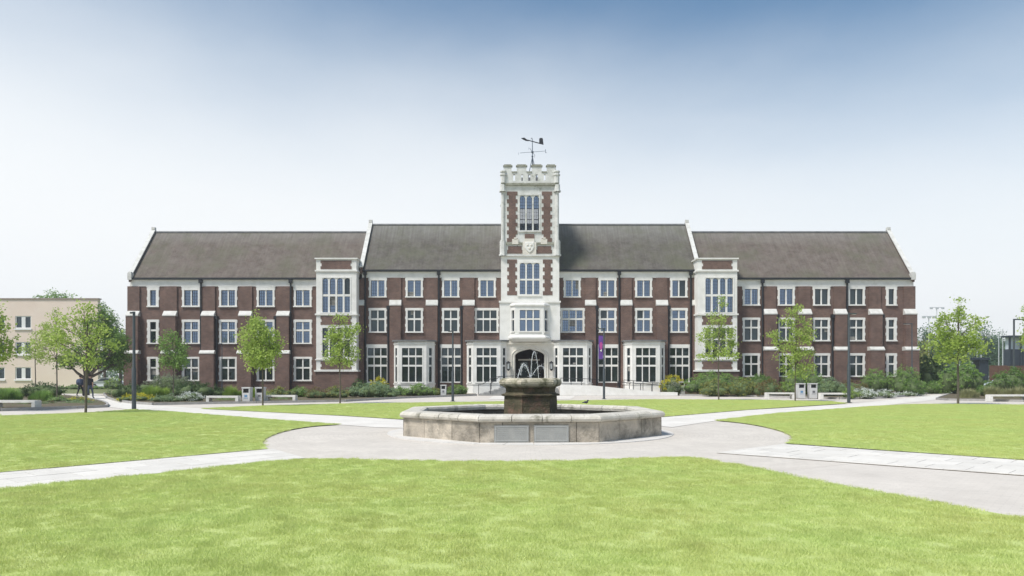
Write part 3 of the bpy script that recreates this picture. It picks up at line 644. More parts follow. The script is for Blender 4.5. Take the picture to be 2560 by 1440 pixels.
# --- canted ground floor bays
def bay(x0, x1, f0, f1, g0, g1, yt=851, lowz=0.0):
    DF, DB = DW-1.85, DW-1.25
    pts = [(px(x0, DB), DW-.003), (px(x0, DB), DB), (px(f0, DF), DF), (px(f1, DF), DF), (px(x1, DB), DB), (px(x1, DB), DW-.003)]
    zt = pz(yt+2.5, DF); body = MB(); todo = []
    Zp = lambda y: pz(y, DF)
    for i in range(5):
        p, q = pts[i], pts[i+1]; L = math.hypot(q[0]-p[0], q[1]-p[1]); th = math.atan2(q[1]-p[1], q[0]-p[0]); fr = Frame(p[0], p[1], th)
        trs = [(Zp(893), Zp(888.5)), (Zp(916.5), Zp(912))]
        if i == 2:
            a, b = px(g0, DF)-p[0], px(g1, DF)-p[0]; o = (a-.09, b+.09, Zp(958), Zp(868)); ops_ = [o]; todo.append((fr, o, (a, b, Zp(954.5), Zp(870)), 3, trs))
        elif i in (1, 3):
            o = (L*.26, L*.78, Zp(958), Zp(868)); ops_ = [o]; todo.append((fr, o, (L*.32, L*.72, Zp(954.5), Zp(870)), 1, trs))
        else: ops_ = []
        panel(body, fr, 0, L, lowz, zt, ops_, .26)
    bo = body.build('bay', STONE, hall)
    for fr, o, g, c, t_ in todo: window(fr, o, g, c, t_, None, False, GLASSLOW, proud=.02, ears=False, mw=.09, rec=.1, depth=.22, name='bay_window')
    for (za, zb, off, m_, nm) in ((zt+.001, zt+.13, .16, LEAD, 'bay_roof'), (zt-.26, zt-.16, .05, STONE, 'moulding'), (Zp(961.5), Zp(958.3), .05, STONE, 'moulding')):
        ring = []
        for k in range(6):
            x, y = pts[k]; sx = -1 if k < 3 else 1
            ox = {0: sx*off, 1: sx*off, 2: sx*off*.6, 3: sx*off*.6, 4: sx*off, 5: sx*off}[k]; oy = {0: 0, 1: -off*.5, 2: -off, 3: -off, 4: -off*.5, 5: 0}[k]
            ring.append((x+ox, y+oy))
        s = MB()
        if nm == 'bay_roof': s.loft([[(x, y, za) for x, y in ring], [(x, y, zb) for x, y in ring]])
        else:
            for k in range(5):
                p, q = ring[k], ring[k+1]; p2, q2 = pts[k], pts[k+1]
                V = [(*p, za), (*q, za), (*q, zb), (*p, zb), (*p2, za), (*q2, za), (*q2, zb), (*p2, zb)]
                s.add(V, [(0,1,2,3),(0,4,5,1),(3,2,6,7)])
        s.build(nm, m_, bo)
bay(985, 1085, 996, 1066, 1005, 1055.5); bay(1167, 1268, 1182.5, 1251.5, 1191.6, 1241.5)
bay(1383, 1480, 1398, 1468, 1407.5, 1457.5); bay(1562, 1662, 1580.5, 1650, 1590, 1639.5)
# --- the central tower
DT = DW-1.2; T = Frame(0, DT); Zt = lambda y: pz(y, DT); Xt = lambda x: px(x, DT); rt = lambda a, b, c, d: rect(a, b, c, d, DT)
TB = DT+5.4
tl, tr_ = Xt(1257), Xt(1393)
o3 = rt(1296, 1351, 484, 580); g3 = rt(1299.5, 1347.5, 488.5, 576); o2 = rt(1295, 1352, 652, 741); g2 = rt(1299.5, 1348.5, 657.5, 736)
b = MB(); panel(b, T, tl, tr_, Zt(640), Zt(462), [o3], .4)
for s in (tl, tr_-.4): b.box(s, s+.4, DT+.401, TB-.001, Zt(640), Zt(462))
fb = Frame(0, TB); panel(b, fb, tl, tr_, Zt(640), Zt(462), [(o3[0], o3[1], o3[2]-1.0, o3[3]+1.6)], .4, d=0)
tower = b.build('tower_upper_stage', TOWERST, hall)
b = MB(); lw0, lw1 = Xt(1252.5), Xt(1398)
panel(b, T, lw0, lw1, Zt(754), Zt(640), [o2], .4, d=.05)
for s in (lw0, lw1-.4): b.box(s, s+.4, DT+.351, TB-.5, Zt(754), Zt(640))
b.build('tower_middle_stage', STONE, hall)
window(T, o3, g3, 3, [(Zt(521), Zt(521)), (Zt(548), Zt(548))], 'point', True, [CLEARGL, CLEARGL, GLASS], sm=TOWERST, proud=.04, ears=False, mw=.14)
window(T, o2, g2, 3, tr((697,701), D=DT), 'round', True, GLASS, proud=.07, ears=False, mw=.14)
toothed(T, rt(1267.5, 1293.5, 479, 605), tower, .345, .16, .035); toothed(T, rt(1354.5, 1380, 479, 605), tower, .345, .16, .035)
T2 = Frame(0, DT-.05)
toothed(T2, rt(1268, 1292.5, 649, 738), tower, .36, .16, .03); toothed(T2, rt(1357, 1381, 649, 738), tower, .36, .16, .03)
toothed(T, rt(1312, 1336, 585, 603), tower, .3, 0, .035); toothed(T, rt(1268, 1306, 615.5, 634), tower, .33, .08, .035); toothed(T, rt(1341, 1380, 615.5, 634), tower, .33, .08, .035)
def course(ya, yb, x0, x1, p, m_, parent, D=DT, back=None, name='string_course'):
    s = MB(); s.box(px(x0, D), px(x1, D), D-p, back or TB+p, pz(yb, D), pz(ya, D)); return s.build(name, m_, parent)
course(458.5, 463.5, 1253, 1397, .2, DARKMOSS, tower); course(637, 641, 1251, 1399.5, .16, TOWERST, tower)
s = MB(); s.fbox(T, tl-.06, tr_+.06, .002, .1, Zt(612), Zt(606.5)); s.build('string_course', DARKMOSS, tower)
for xa in (1289, 1361): s = MB(); s.fbox(T, Xt(xa-9), Xt(xa+7), .003, .13, Zt(611), Zt(598)); s.fbox(T, Xt(xa-4), Xt(xa+3), .003, .16, Zt(598), Zt(594)); s.build('carved_block', STONE2, tower)
# stone shield below the belfry window
s = MB(); s.fbox(T, Xt(1306.5), Xt(1340.5), .003, .12, Zt(637), Zt(606)); s.fbox(T, Xt(1311), Xt(1336), .003, .11, Zt(606), Zt(597)); pl_ = s.build('crest_panel', STONE2, tower)
s = MB(); cx_, cz_, w_, h_ = Xt(1323.5), Zt(619), .42, .5
sh = [(-w_, h_), (w_, h_), (w_, -.05), (w_*.6, -h_*.62), (0, -h_), (-w_*.6, -h_*.62), (-w_, -.05)]
s.loft([[T(cx_+a, .121, cz_+c) for a, c in sh], [T(cx_+a*.9, .19, cz_+c*.9) for a, c in sh]]); s.build('shield', STONE, pl_)
s = MB()
for a, c, rr in ((-.17, .2, .1), (.17, .2, .1), (0, -.1, .12)): blob(s, T(cx_+a, .2, cz_+c), (rr, .05, rr), 8, 5)
s.build('carving', STONE2, pl_)
# corner turret shafts
for xx in (tl, tr_):
    for yy in (DT, TB):
        for (za, zb, rr) in ((Zt(640), Zt(604), .30), (Zt(604), Zt(480), .17), (Zt(480), Zt(462), .27)):
            ring = lambda z, q: [(xx+q*math.cos(R(22.5+45*k)), yy+q*math.sin(R(22.5+45*k)), z) for k in range(8)]
            s = MB(); s.loft([ring(za, rr), ring(zb-.002, rr)]); s.loft([ring(za, rr+.08), ring(za+.12, rr+.08)]); s.build('turret_shaft', TOWERST, tower)
# battlements with pierced slots on four sides
pl0, pl1 = Xt(1259), Xt(1391); DPF, DPB = DT-.12, TB+.12
slots = [(1283,1288),(1303.5,1307),(1320.5,1326),(1339,1344.5),(1359.5,1364)]
zb0, zc, zm = Zt(458.5), Zt(432), Zt(417)
mer = [(1260,1279),(1292,1316),(1329.5,1354),(1367,1388)]
for side, (fr, base) in enumerate(((Frame(0, DPF), 0), (Frame(0, DPB-.0, 0), 0))):
    s = MB(); panel(s, fr, pl0, pl1, zb0, zc, [(Xt(a), Xt(c), Zt(453), Zt(437)) for a, c in slots], .28, d=(0 if side == 0 else .28))
    s.build('parapet', TOWERST, tower)
    cp = MB(); yy = DPF if side == 0 else DPB-.28
    for a, c in mer:
        m_ = MB(); m_.box(Xt(a), Xt(c), yy+.001, yy+.28, zc, zm); 
        mo = m_.build('merlon', TOWERST, tower)
        k = MB(); k.box(Xt(a)-.08, Xt(c)+.08, yy-.07, yy+.35, zm, zm+.1); k.box(Xt(a)+.02, Xt(c)-.02, yy+.03, yy+.25, zm+.1, zm+.2); k.build('merlon_cap', DARKMOSS, mo)
    for i in range(3): cp.box(Xt(mer[i][1])+.003, Xt(mer[i+1][0])-.003, yy-.06, yy+.34, zc, zc+.09)
    cp.build('parapet_coping', DARKMOSS, tower)
for xx in (pl0, pl1-.28):
    s = MB(); L = (DPB-DPF-.57)/2
    fr = Frame(xx+(.28 if xx > 1.5 else 0), (DPF+DPB)/2, R(90) if xx > 1.5 else R(-90))
    panel(s, fr, -L, L, zb0, zc-.01, [(a, a+.18, zb0+.2, zb0+.75) for a in (-1.9, -.6, .5, 1.7)], .28, d=0)
    for a in (-2.1, -.5, 1.1): s.fbox(fr, a, a+.9, -.28, -.001, zc-.01, zm+.1)
    s.build('parapet', TOWERST, tower)
for xx, sg in ((pl0, -1), (pl1, 1)):      # corner turret tops
    for yy in (DPF+.05, DPB-.05):
        ring = lambda z, q: [(xx+sg*.02+q*math.cos(R(22.5+45*k)), yy+q*math.sin(R(22.5+45*k)), z) for k in range(8)]
        s = MB(); s.loft([ring(zb0, .26), ring(zc-.3, .26), ring(zc-.28, .33), ring(zc-.18, .33), ring(zc-.14, .24), ring(zc+.0, .24), ring(zc+.02, .31), ring(zc+.12, .31), ring(zc+.2, .12)]); s.build('turret_top', TOWERST, tower)
s = MB(); s.box(pl0+.3, pl1-.3, DPF+.3, DPB-.3, zb0+.0, zb0+.1); s.build('tower_roof', LEAD, tower)
s = MB(); s.box(Xt(1303), Xt(1349), DPF+2.0, DPF+3.6, zb0+.1, zc+.1); s.build('roof_hatch', LEAD, tower)
# weathervane
VX, VY = px(1331, DT+2.7), DT+2.7; zv = lambda y: pz(y, VY)
vane = MB(); vane.tube([(VX, VY, zb0), (VX, VY, zv(400)), (VX, VY, zv(347))], [.06, .05, .03], 8)
for a in range(4): q = R(45+90*a); vane.tube([(VX+.85*math.cos(q), VY+.85*math.sin(q), zb0+.3), (VX, VY, zv(391))], .028, 6)
blob(vane, (VX, VY, zv(380)), (.13, .13, .11)); blob(vane, (VX, VY, zv(391)), (.1, .1, .1))
VN = mat('weathervane iron', (.12, .15, .19), .5, metal=.2)
vo = vane.build('weathervane', VN, hall)
s = MB()
for a in range(4):
    q = R(-14+90*a); s.tube([(VX, VY, zv(380)), (VX+1.2*math.cos(q), VY+1.2*math.sin(q), zv(380))], .02, 6)
    ex, ey = VX+1.26*math.cos(q), VY+1.26*math.sin(q)
    if a == 0: s.tube([(ex, ey, zv(380)+d_) for d_ in (-.16, .16)], .025, 6); s.tube([(ex, ey, zv(380)-.16), (ex+.12, ey, zv(380)-.16)], .02, 6)
    else: s.tube([(ex-.08, ey, zv(380)-.14), (ex-.08, ey, zv(380)+.14), (ex+.08, ey, zv(380)-.14), (ex+.08, ey, zv(380)+.14)], .02, 6)
s.build('compass_arm', VN, vo)
s = MB(); A = Vector((px(1303.5, VY), VY, zv(346))); B = Vector((px(1358.5, VY), VY, zv(361)))
s.tube([A+(B-A)*.12, B], .045, 6)
def plate(mb, pts, y, th=.05): mb.loft([[(x, y-th/2, z) for x, z in pts], [(x, y+th/2, z) for x, z in pts]])
Q = lambda x, y: (px(x, VY), zv(y))
plate(s, [Q(1302.5,345.5), Q(1311,344), Q(1318,349.5), Q(1322,353), Q(1314,352), Q(1307,348.5)], VY)
plate(s, [Q(1348,359), Q(1348,347), Q(1350,345), Q(1356,345), Q(1357.5,348), Q(1358,355), Q(1359,361), Q(1353,360)], VY)
s.tube([(VX, VY, zv(346)), (VX-.08, VY, zv(345)), (VX-.12, VY, zv(348))], .03, 6)
s.build('arrow', BLACK, vo)
# first floor oriel stage
DO = DT-.75; Zo = lambda y: pz(y, DO)
b = MB(); q0, q1 = Xt(1249), Xt(1400)
op = rt(1274, 1376, 763, 846)
panel(b, T, q0, q1, Zt(850), Zt(754), [], .5, d=.1)
st = b.build('tower_lower_stage', STONE, hall)
for s_ in (q0, q1-.4):
    b2 = MB(); b2.box(s_, s_+.4, DT+.4, DW-.003, 0, Zt(754)); b2.build('side_wall', STONE, hall)
s = MB(); s.fbox(T, q0-.06, q1+.06, .102, .2, Zt(757), Zt(752.5)); s.build('string_course', STONE, st)
pts = [(px(1277, DT), DT-.102), (px(1288, DO), DO), (px(1359.5, DO), DO), (px(1371.5, DT), DT-.102)]
ob = MB(); todo = []
for i in range(3):
    p, q = pts[i], pts[i+1]; L = math.hypot(q[0]-p[0], q[1]-p[1]); fr = Frame(p[0], p[1], math.atan2(q[1]-p[1], q[0]-p[0]))
    if i == 1: a, c = px(1299.5, DO)-p[0], px(1349, DO)-p[0]; g_ = (a, c, Zo(827.5), Zo(775)); n_ = 3
    else: g_ = (L*.2, L*.8, Zo(827.5), Zo(775)); n_ = 1
    o_ = (g_[0]-.07, g_[1]+.07, g_[2]-.12, g_[3]+.1)
    panel(ob, fr, 0, L, Zo(835), Zo(764), [o_], .2); todo.append((fr, o_, g_, n_))
oo = ob.build('oriel', STONE, hall)
for fr, o_, g_, n_ in todo: window(fr, o_, g_, n_, [(Zo(799.5), Zo(795.5))], None, False, GLASS, proud=.02, ears=False, depth=.18, name='oriel_window')
def oring(off, z, y0=DT-.102):
    s_ = [(pts[0][0]-off, y0), (pts[1][0]-off*.6, pts[1][1]-off), (pts[2][0]+off*.6, pts[2][1]-off), (pts[3][0]+off, y0)]
    return [(x, y, z) for x, y in s_]
s = MB(); s.loft([oring(.1, Zo(764)), oring(.1, Zo(761)), oring(-.0, Zo(757))]); s.build('oriel_top', STONE, oo)
s = MB(); s.loft([oring(-.25, Zo(853.5)), oring(-.02, Zo(850)), oring(.22, Zo(846)), oring(.22, Zo(842)), oring(.05, Zo(838)), oring(.05, Zo(835))]); s.build('oriel_base', STONE, oo)
# porch: four-centred arch
DP = DT-.1; TP = Frame(0, DP); Zp = lambda y: pz(y, DP); Xp = lambda x: px(x, DP)
floor_z = .72
au0, au1, zs = Xp(1288), Xp(1361), Zp(889); b = MB()
panel(b, TP, Xp(1255), au0, floor_z-.7, Zp(850.5), [], .6); panel(b, TP, au1, Xp(1394), floor_z-.7, Zp(850.5), [], .6)
archplate(b, TP, au0, au1, zs, Zp(872.5)-zs, Zp(850.5), 0, .6, 'tudor', 24)
po = b.build('porch', STONE2, hall)
mo = MB()      # moulded arch ring
for off, th in ((.10, .05), (.32, .06)):
    pts_ = []
    for k in range(29):
        u = au0-off+(au1-au0+2*off)*(.5-.5*math.cos(math.pi*k/28)); pts_.append(TP(u, .02, archf('tudor', u, au0-off, au1+off, zs, Zp(872.5)-zs+off)))
    pts_ = [TP(au0-off, .02, floor_z)]+pts_+[TP(au1+off, .02, floor_z)]
    mo.tube(pts_, th, 6)
mo.build('arch_moulding', STONE2, po)
s = MB(); s.fbox(TP, Xp(1263), Xp(1386), .002, .1, Zp(861), Zp(857)); s.build('string_course', STONE2, po)
DOORM = mat('dark oak door', (.022, .015, .012), .5, (.04, .024, .018), 3, stretch=(6, 1, 1)); DARK = mat('dark lobby', (.03, .022, .02), .9)  # near-black lobby walls carry the shade of the recess in their colour
s = MB(); s.box(au0-.3, au0-.01, DP+.61, DP+2.6, 0, Zp(868)); s.box(au1+.01, au1+.3, DP+.61, DP+2.6, 0, Zp(868)); s.box(au0-.3, au1+.3, DP+.61, DP+2.6, Zp(868)+.001, Zp(866)); s.box(au0-.3, au1+.3, DP+2.601, DP+2.8, 0, Zp(866)); s.build('lobby_wall', DARK, po)
for k in range(2):
    s = MB(); x0 = au0+.35+k*(au1-au0-.7)/2; x1 = x0+(au1-au0-.7)/2-.02
    s.box(x0, x1, DP+2.45, DP+2.52, floor_z, 3.1)
    d_ = s.build('door', DOORM, po)
    s = MB(); s.box(x0+.1, x1-.1, DP+2.43, DP+2.449, 1.15, 3.0); s.build('door_pane', GLASSLOW, d_)
s = MB(); s.box(au0+.3, au1-.3, DP+2.4, DP+2.55, 3.101, 3.25); s.build('door_head', STONE2, po)
for xl in (1271, 1378):
    s = MB(); x, y, z0, z1 = Xp(xl), DP-.32, Zp(925), Zp(906)
    s.box(x-.04, x+.04, DP-.3, DP-.003, z1-.1, z1-.02)
    s.loft([[(x+q*math.cos(R(60*k)), y+q*math.sin(R(60*k)), z) for k in range(6)] for q, z in ((.03, z1+.12), (.2, z1-.03), (.17, z1-.08))]); s.loft([[(x+q*math.cos(R(60*k)), y+q*math.sin(R(60*k)), z) for k in range(6)] for q, z in ((.14, z0+.1), (.12, z0), (.03, z0-.08))])
    for k in range(6): s.tube([(x+.15*math.cos(R(60*k)), y+.15*math.sin(R(60*k)), z0+.1), (x+.16*math.cos(R(60*k)), y+.16*math.sin(R(60*k)), z1-.08)], .016, 4)
    l_ = s.build('wall_lantern', BLACK, po)
    s = MB(); s.loft([[(x+.13*math.cos(R(60*k)), y+.13*math.sin(R(60*k)), z) for k in range(6)] for z in (z0+.1, z1-.08)]); s.build('lantern_glass', mat('lantern glass', (.45, .47, .47), .2), l_)
# steps
GRAN = mat('grey granite steps', (.23, .23, .225), .8, (.32, .315, .3), 4, 8)
steps = empty('entrance_steps', (px(1320, 62), 61, 0), label='broad grey stone steps leading up to the arched entrance', cat='steps')
nS = 6; D0 = 60.9
for i in range(nS):
    s = MB(); x0 = px(1196, D0)+i*.42; x1 = px(1440, D0)-i*.36; s.box(x0, x1, D0+i*.34, DT-.12 if i == nS-1 else DW-1.9, i*floor_z/nS, (i+1)*floor_z/nS-.002)
    s.build('step', GRAN, steps)
s = MB(); s.box(px(1262, DT), px(1387, DT), DT-.119, DT+2.6, 0, floor_z-.01); s.build('entrance_floor', GRAN, po)
# railings of the steps
def rail(pts, posts, label, r_=.028, zdown=.95, legs=True):
    o = empty('handrail', (pts[0][0], pts[0][1], 0), label=label, cat='handrail'); s = MB(); s.tube(pts, r_, 6); s.build('rail', BLACK, o)
    for i in posts:
        k = int(i); f_ = i-k; p = Vector(pts[k]).lerp(Vector(pts[min(k+1, len(pts)-1)]), f_); s = MB(); s.tube([p, (p.x, p.y, p.z-zdown)], .026, 6); s.build('post', BLACK, o)
    return o
rail([(px(1197,D0),D0+.1,.78),(px(1196,D0),D0+.1,.95),(px(1207,D0),D0+.2,.98),(px(1228,62),62,1.45),(px(1248,62.8),62.8,1.62)], [0.5, 3], 'black handrail climbing the left side of the entrance steps, nearest the left bay')
rail([(px(1226,D0),D0+.15,1.0),(px(1250,62),62.4,1.62),(px(1285,62),62.6,1.66)], [0, 1], 'black handrail partway along the entrance steps, left of the fountain top')
# ramp to the right of the steps
ramp = empty('access_ramp', (px(1530, 61), 61, 0), label='white walled access ramp sloping down to the right of the entrance', cat='ramp')
RD = 60.6
s = MB(); xs_ = [px(1400, RD), px(1655, RD)]; zr_ = [.93, .28]
V = []
for x, z in ((xs_[0], zr_[0]), (px(1480, RD), .86), (xs_[1], zr_[1])): V += [(x, RD, 0), (x, RD, z), (x, RD+.25, z), (x, RD+.25, 0)]
s.add(V, [(0,1,2,3)]+[(4*i+j, 4*i+4+j, 4*i+4+(j+1) % 4, 4*i+(j+1) % 4) for i in range(2) for j in range(4)]+[(11,10,9,8)])
s.box(px(1655, RD)+.003, px(1694, RD), RD-.05, RD+1.4, 0, .27); s.build('ramp_wall', STONE, ramp)
s = MB(); V = []
for x, z in ((xs_[0], .72), (px(1480, RD), .68), (xs_[1], .08)): V += [(x, RD+.251, 0), (x, RD+.251, z), (x, RD+1.9, z), (x, RD+1.9, 0)]
s.add(V, [(0,1,2,3)]+[(4*i+j, 4*i+4+j, 4*i+4+(j+1) % 4, 4*i+(j+1) % 4) for i in range(2) for j in range(4)]+[(11,10,9,8)]); s.build('ramp_floor', PROM, ramp)
rail([(px(1402,RD+.1),RD+.12,1.48),(px(1480,RD+.1),RD+.12,1.40),(px(1560,RD+.1),RD+.12,1.12),(px(1652,RD+.1),RD+.12,.88)], [0,.33,.66,1,1.4,1.8,2.15,2.45,2.75,3], 'black handrail along the top of the white ramp wall', zdown=.58)
rail([(px(1560,RD+1.8),RD+1.8,1.32),(px(1655,RD+1.8),RD+1.8,1.02)], [0,.25,.5,.75,1], 'black handrail on the inner side of the ramp before the rightmost bay', zdown=.85)

# ------------------------------------------------------------ the fountain
FST = mat('fountain limestone', (.50, .44, .36), .9, (.36, .32, .265), 2.2, 9, .5, 22, spots=(1.5, (.12, .11, .09), .48, .70), rnd=.18)
FCOP = mat('fountain coping stone', (.62, .585, .52), .85, (.48, .45, .385), 3, 9, .5, 26, spots=(2.6, (.20, .19, .145), .54, .70), rnd=.1)
FPED = mat('mossy pedestal stone', (.12, .10, .062), .9, (.055, .052, .03), 3, 9, .7, 20, spots=(2.3, (.17, .105, .075), .5, .62), rnd=.05)
FBOWL = mat('stained bowl stone', (.56, .50, .40), .85, (.33, .31, .22), 2.5, 9, .6, 22, spots=(2.0, (.10, .10, .055), .47, .6))
FBAS = mat('dark basin lining', (.11, .10, .085), .8, (.17, .155, .125), 2.4, 8, spots=(2.5, (.32, .29, .24), .58, .66))  # dark lining colour with random paler spots
PLQ = mat('grey slate plaque', (.30, .30, .285), .7, (.37, .37, .35), 3, 8, .3, 60)
fountain = empty('fountain', (FX, FY, 0), label='large octagonal stone fountain with a mossy central pedestal and bowl on the round plaza', cat='fountain')
ROT = R(2.5); AP = 3.53
def fp(face, t_, r_, z):
    c = r_/math.cos(R(22.5)); a0 = R(-90+45*face-22.5)+ROT; a1 = a0+R(45)
    return (FX+c*(math.cos(a0)*(1-t_)+math.cos(a1)*t_), FY+c*(math.sin(a0)*(1-t_)+math.sin(a1)*t_), z)
def fstone(face, t0, t1, prof, name, m, parent, e_=.0028, smooth=False, nudge=0):
    mb = MB(); n = len(prof); t0 += e_; t1 -= e_; seg = 3
    rings = [[fp(face, t0+(t1-t0)*k/seg, r_+nudge, z) for r_, z in prof] for k in range(seg+1)]
    mb.loft(rings, smooth); return mb.build(name, m, parent)
cop = [(AP-.28, .50), (AP+.02, .50), (AP+.085, .535), (AP+.10, .58), (AP+.08, .63), (AP+.03, .665), (AP-.04, .68), (AP-.38, .685), (AP-.46, .66), (AP-.48, .60), (AP-.46, .52)]
for fc in range(8):
    cuts = [0, .3, .66, 1] if fc % 2 else [0, .36, .7, 1]
    if fc == 0: cuts = [0, .19, .81, 1]
    for a, c in zip(cuts, cuts[1:]): fstone(fc, a, c, [(AP-.34, 0), (AP, 0), (AP, .485), (AP-.012, .497), (AP-.34, .497)], 'wall_stone', FST, fountain, nudge=random.uniform(-.006, .006))
    cuts = [0, .27, .52, .76, 1] if fc in (0, 1, 7) else [0, .34, .68, 1]
    for a, c in zip(cuts, cuts[1:]): fstone(fc, a, c, cop, 'coping_stone', FCOP, fountain, smooth=False, nudge=random.uniform(-.006, .006))
s = MB(); s.loft([[fp(f_, 0, AP-.345, z) for f_ in range(8)] for z in (.50, .02)], cap=False); s.loft([[fp(f_, 0, AP-.38, z) for f_ in range(8)] for z in (.01, .03)]); s.build('basin_lining', FBAS, fountain)
mw_ = mat('dark fountain water', (.03, .035, .03), .06, spec=.6, bump=.25, bscale=9)
s = MB(); s.loft([[fp(f_, 0, AP-.37, z) for f_ in range(8)] for z in (.30, .36)]); s.build('basin_water', mw_, fountain)
def hexr(r_, z, n=6, rot=R(12)): return [(FX+.03+r_*math.cos(rot+2*math.pi*k/n), FY+r_*math.sin(rot+2*math.pi*k/n), z) for k in range(n)]
def hexpart(prof, name, m, n=6): s = MB(); s.loft([hexr(r_, z, n) for r_, z in prof]); return s.build(name, m, fountain)
hexpart([(1.0, .1), (1.0, .40), (.96, .43)], 'pedestal_plinth', FPED)
for k in range(6):      # lower drum: six slabs, slightly open joints
    a0, a1 = R(12)+math.pi/3*k+.012, R(12)+math.pi/3*(k+1)-.012; s = MB()
    rr = lambda r_, z: [(FX+.03+r_*math.cos(a0), FY+r_*math.sin(a0), z), (FX+.03+r_*math.cos(a1), FY+r_*math.sin(a1), z), (FX+.03+.4*math.cos(a1), FY+.4*math.sin(a1), z), (FX+.03+.4*math.cos(a0), FY+.4*math.sin(a0), z)]
    s.loft([rr(.84, .431), rr(.84, .5), rr(.805, .54), rr(.795, .78)]); s.build('pedestal_slab', FPED, fountain)
    s = MB(); s.loft([rr(.80, .784), rr(.79, 1.04)]); s.build('pedestal_slab', FPED, fountain)
hexpart([(.79, 1.043), (.87, 1.055), (.88, 1.10), (.80, 1.125)], 'pedestal_moulding', FPED)
hexpart([(.78, 1.127), (.74, 1.17), (.75, 1.27), (.78, 1.298)], 'pedestal_neck', FPED)
hexpart([(.76, 1.30), (.80, 1.315), (.89, 1.345), (.935, 1.40), (.945, 1.46), (.92, 1.52), (.86, 1.56), (.80, 1.57), (.70, 1.55), (.55, 1.50)], 'bowl', FBOWL)
for a, c in ((1234.6, 1321.5), (1334, 1421.5)):
    yf = FY-AP; x0, x1 = px(a, yf)-.15, px(c, yf)-.15; cth, sth = math.cos(ROT), math.sin(ROT)
    fr = lambda u, d, z: (FX+(u-FX)*cth+(AP+d)*sth, FY+(u-FX)*sth-(AP+d)*cth, z)
    s = MB(); s.fbox(fr, x0, x1, .008, .035, .012, .43); p_ = s.build('plaque', PLQ, fountain)
    s = MB()
    for q in ((x0+.03, x1-.03, .385, .40), (x0+.03, x1-.03, .045, .06), (x0+.03, x0+.045, .06, .385), (x1-.045, x1-.03, .06, .385)): s.fbox(fr, q[0], q[1], .0355, .043, q[2], q[3])
    s.build('plaque_border', mat('pale plaque rim', (.42, .43, .42), .7), p_)
    s = MB()
    for col_ in range(2):      # the worn inscription reads only as two columns of faint rows
        for rw in range(6):
            xx = x0+.09+col_*(x1-x0)/2*.95; z = .335-rw*.045; ed = xx+(x1-x0)*.5-.15
            while xx < ed:
                L = random.uniform(.02, .07); s.fbox(fr, xx, min(xx+L, ed), .0355, .0385, z, z+.014); xx += L+.018
    s.build('worn_inscription', mat('worn inscription', (.36, .37, .36), .8), p_)
# water jets
wj = bpy.data.materials.new('falling water'); wj.use_nodes = True; t = wj.node_tree; b = t.nodes['Principled BSDF']
b.inputs['Base Color'].default_value = (.85, .88, .9, 1); b.inputs['Roughness'].default_value = .15
trn = N(t, 'ShaderNodeBsdfTransparent'); ms = N(t, 'ShaderNodeMixShader'); ms.inputs[0].default_value = .5
t.links.new(b.outputs[0], ms.inputs[1]); t.links.new(trn.outputs[0], ms.inputs[2]); t.links.new(ms.outputs[0], t.nodes['Material Output'].inputs[0])
def jet(pp, r_):
    pts_ = [(px(x, FY), FY+dy, pz(y, FY)) for x, y, dy in pp]; pts_ = [tuple(p) for p in smoothline([Vector(p) for p in pts_], 7)]
    s = MB(); s.tube(pts_, [r_*(1+.3*math.sin(i*1.7)) for i in range(len(pts_))], 6)
    for p in pts_[::2]:
        for k in range(4): q = random.uniform(.004, .010); blob(s, (p[0]+random.gauss(0, .03), p[1]+random.gauss(0, .03), p[2]+random.gauss(0, .04)), (q, q, q), 5, 4)
    s.build('water_jet', wj, fountain)
jet([(1327,943,0),(1329,905,0),(1334,880,.02),(1339,884,.05),(1344,910,.1),(1347,945,.15)], 0.0087)
jet([(1325,942,0),(1318,920,-.05),(1311,910,-.1),(1305,913,-.15),(1298,930,-.2),(1294,946,-.25)], 0.0112)
jet([(1326,942,0),(1320,925,0),(1313,914,.05),(1306,918,.1),(1301,938,.15)], 0.0081)
jet([(1328,941,0),(1337,928,0),(1346,917,-.05),(1353,915,-.1),(1359,920,-.12),(1364,944,-.2)], 0.0068)
ring_ = [(FX+4.15*math.cos(2*math.pi*i/72), FY+4.15*math.sin(2*math.pi*i/72)) for i in range(72)]
s = MB()
for i in range(36):      # ring of pale kerb stones set flush round the foot of the fountain
    a0, a1 = 2*math.pi*i/36+.002, 2*math.pi*(i+1)/36-.002
    c_ = [(FX+r_*math.cos(a), FY+r_*math.sin(a)) for r_, a in ((3.2, a0), (4.12, a0), (4.12, (a0+a1)/2), (4.12, a1), (3.2, a1))]
    s.add([(x, y, -.01) for x, y in c_]+[(x, y, .007) for x, y in c_], [(5,6,7,8,9)]+[(k, (k+1) % 5, 5+(k+1) % 5, 5+k) for k in range(5)])
s.build('fountain_apron', mat('pale apron stone', (.62, .60, .57), .85, (.55, .53, .50), 2, 8), kind='structure', label='flush ring of pale stones round the foot of the fountain')
# pigeon on the far rim
s = MB(); BX, BY = px(1465, FY+3.5), FY+3.5; blob(s, (BX, BY, .74), (.075, .045, .045), 10, 6); blob(s, (BX+.065, BY, .80), (.027, .024, .027), 8, 5)
s.tube([(BX+.045, BY, .76), (BX+.065, BY, .80)], [.03, .02], 6); s.tube([(BX-.05, BY, .74), (BX-.14, BY, .715)], [.028, .012], 6); s.tube([(BX+.085, BY, .80), (BX+.11, BY, .795)], [.007, .003], 5)
s.tube([(BX+.01, BY, .72), (BX+.01, BY, .68)], .008, 5)
s.build('pigeon', mat('dark plumage', (.05, .055, .065), .6), label='small dark bird perched on the far rim of the fountain', cat='bird')

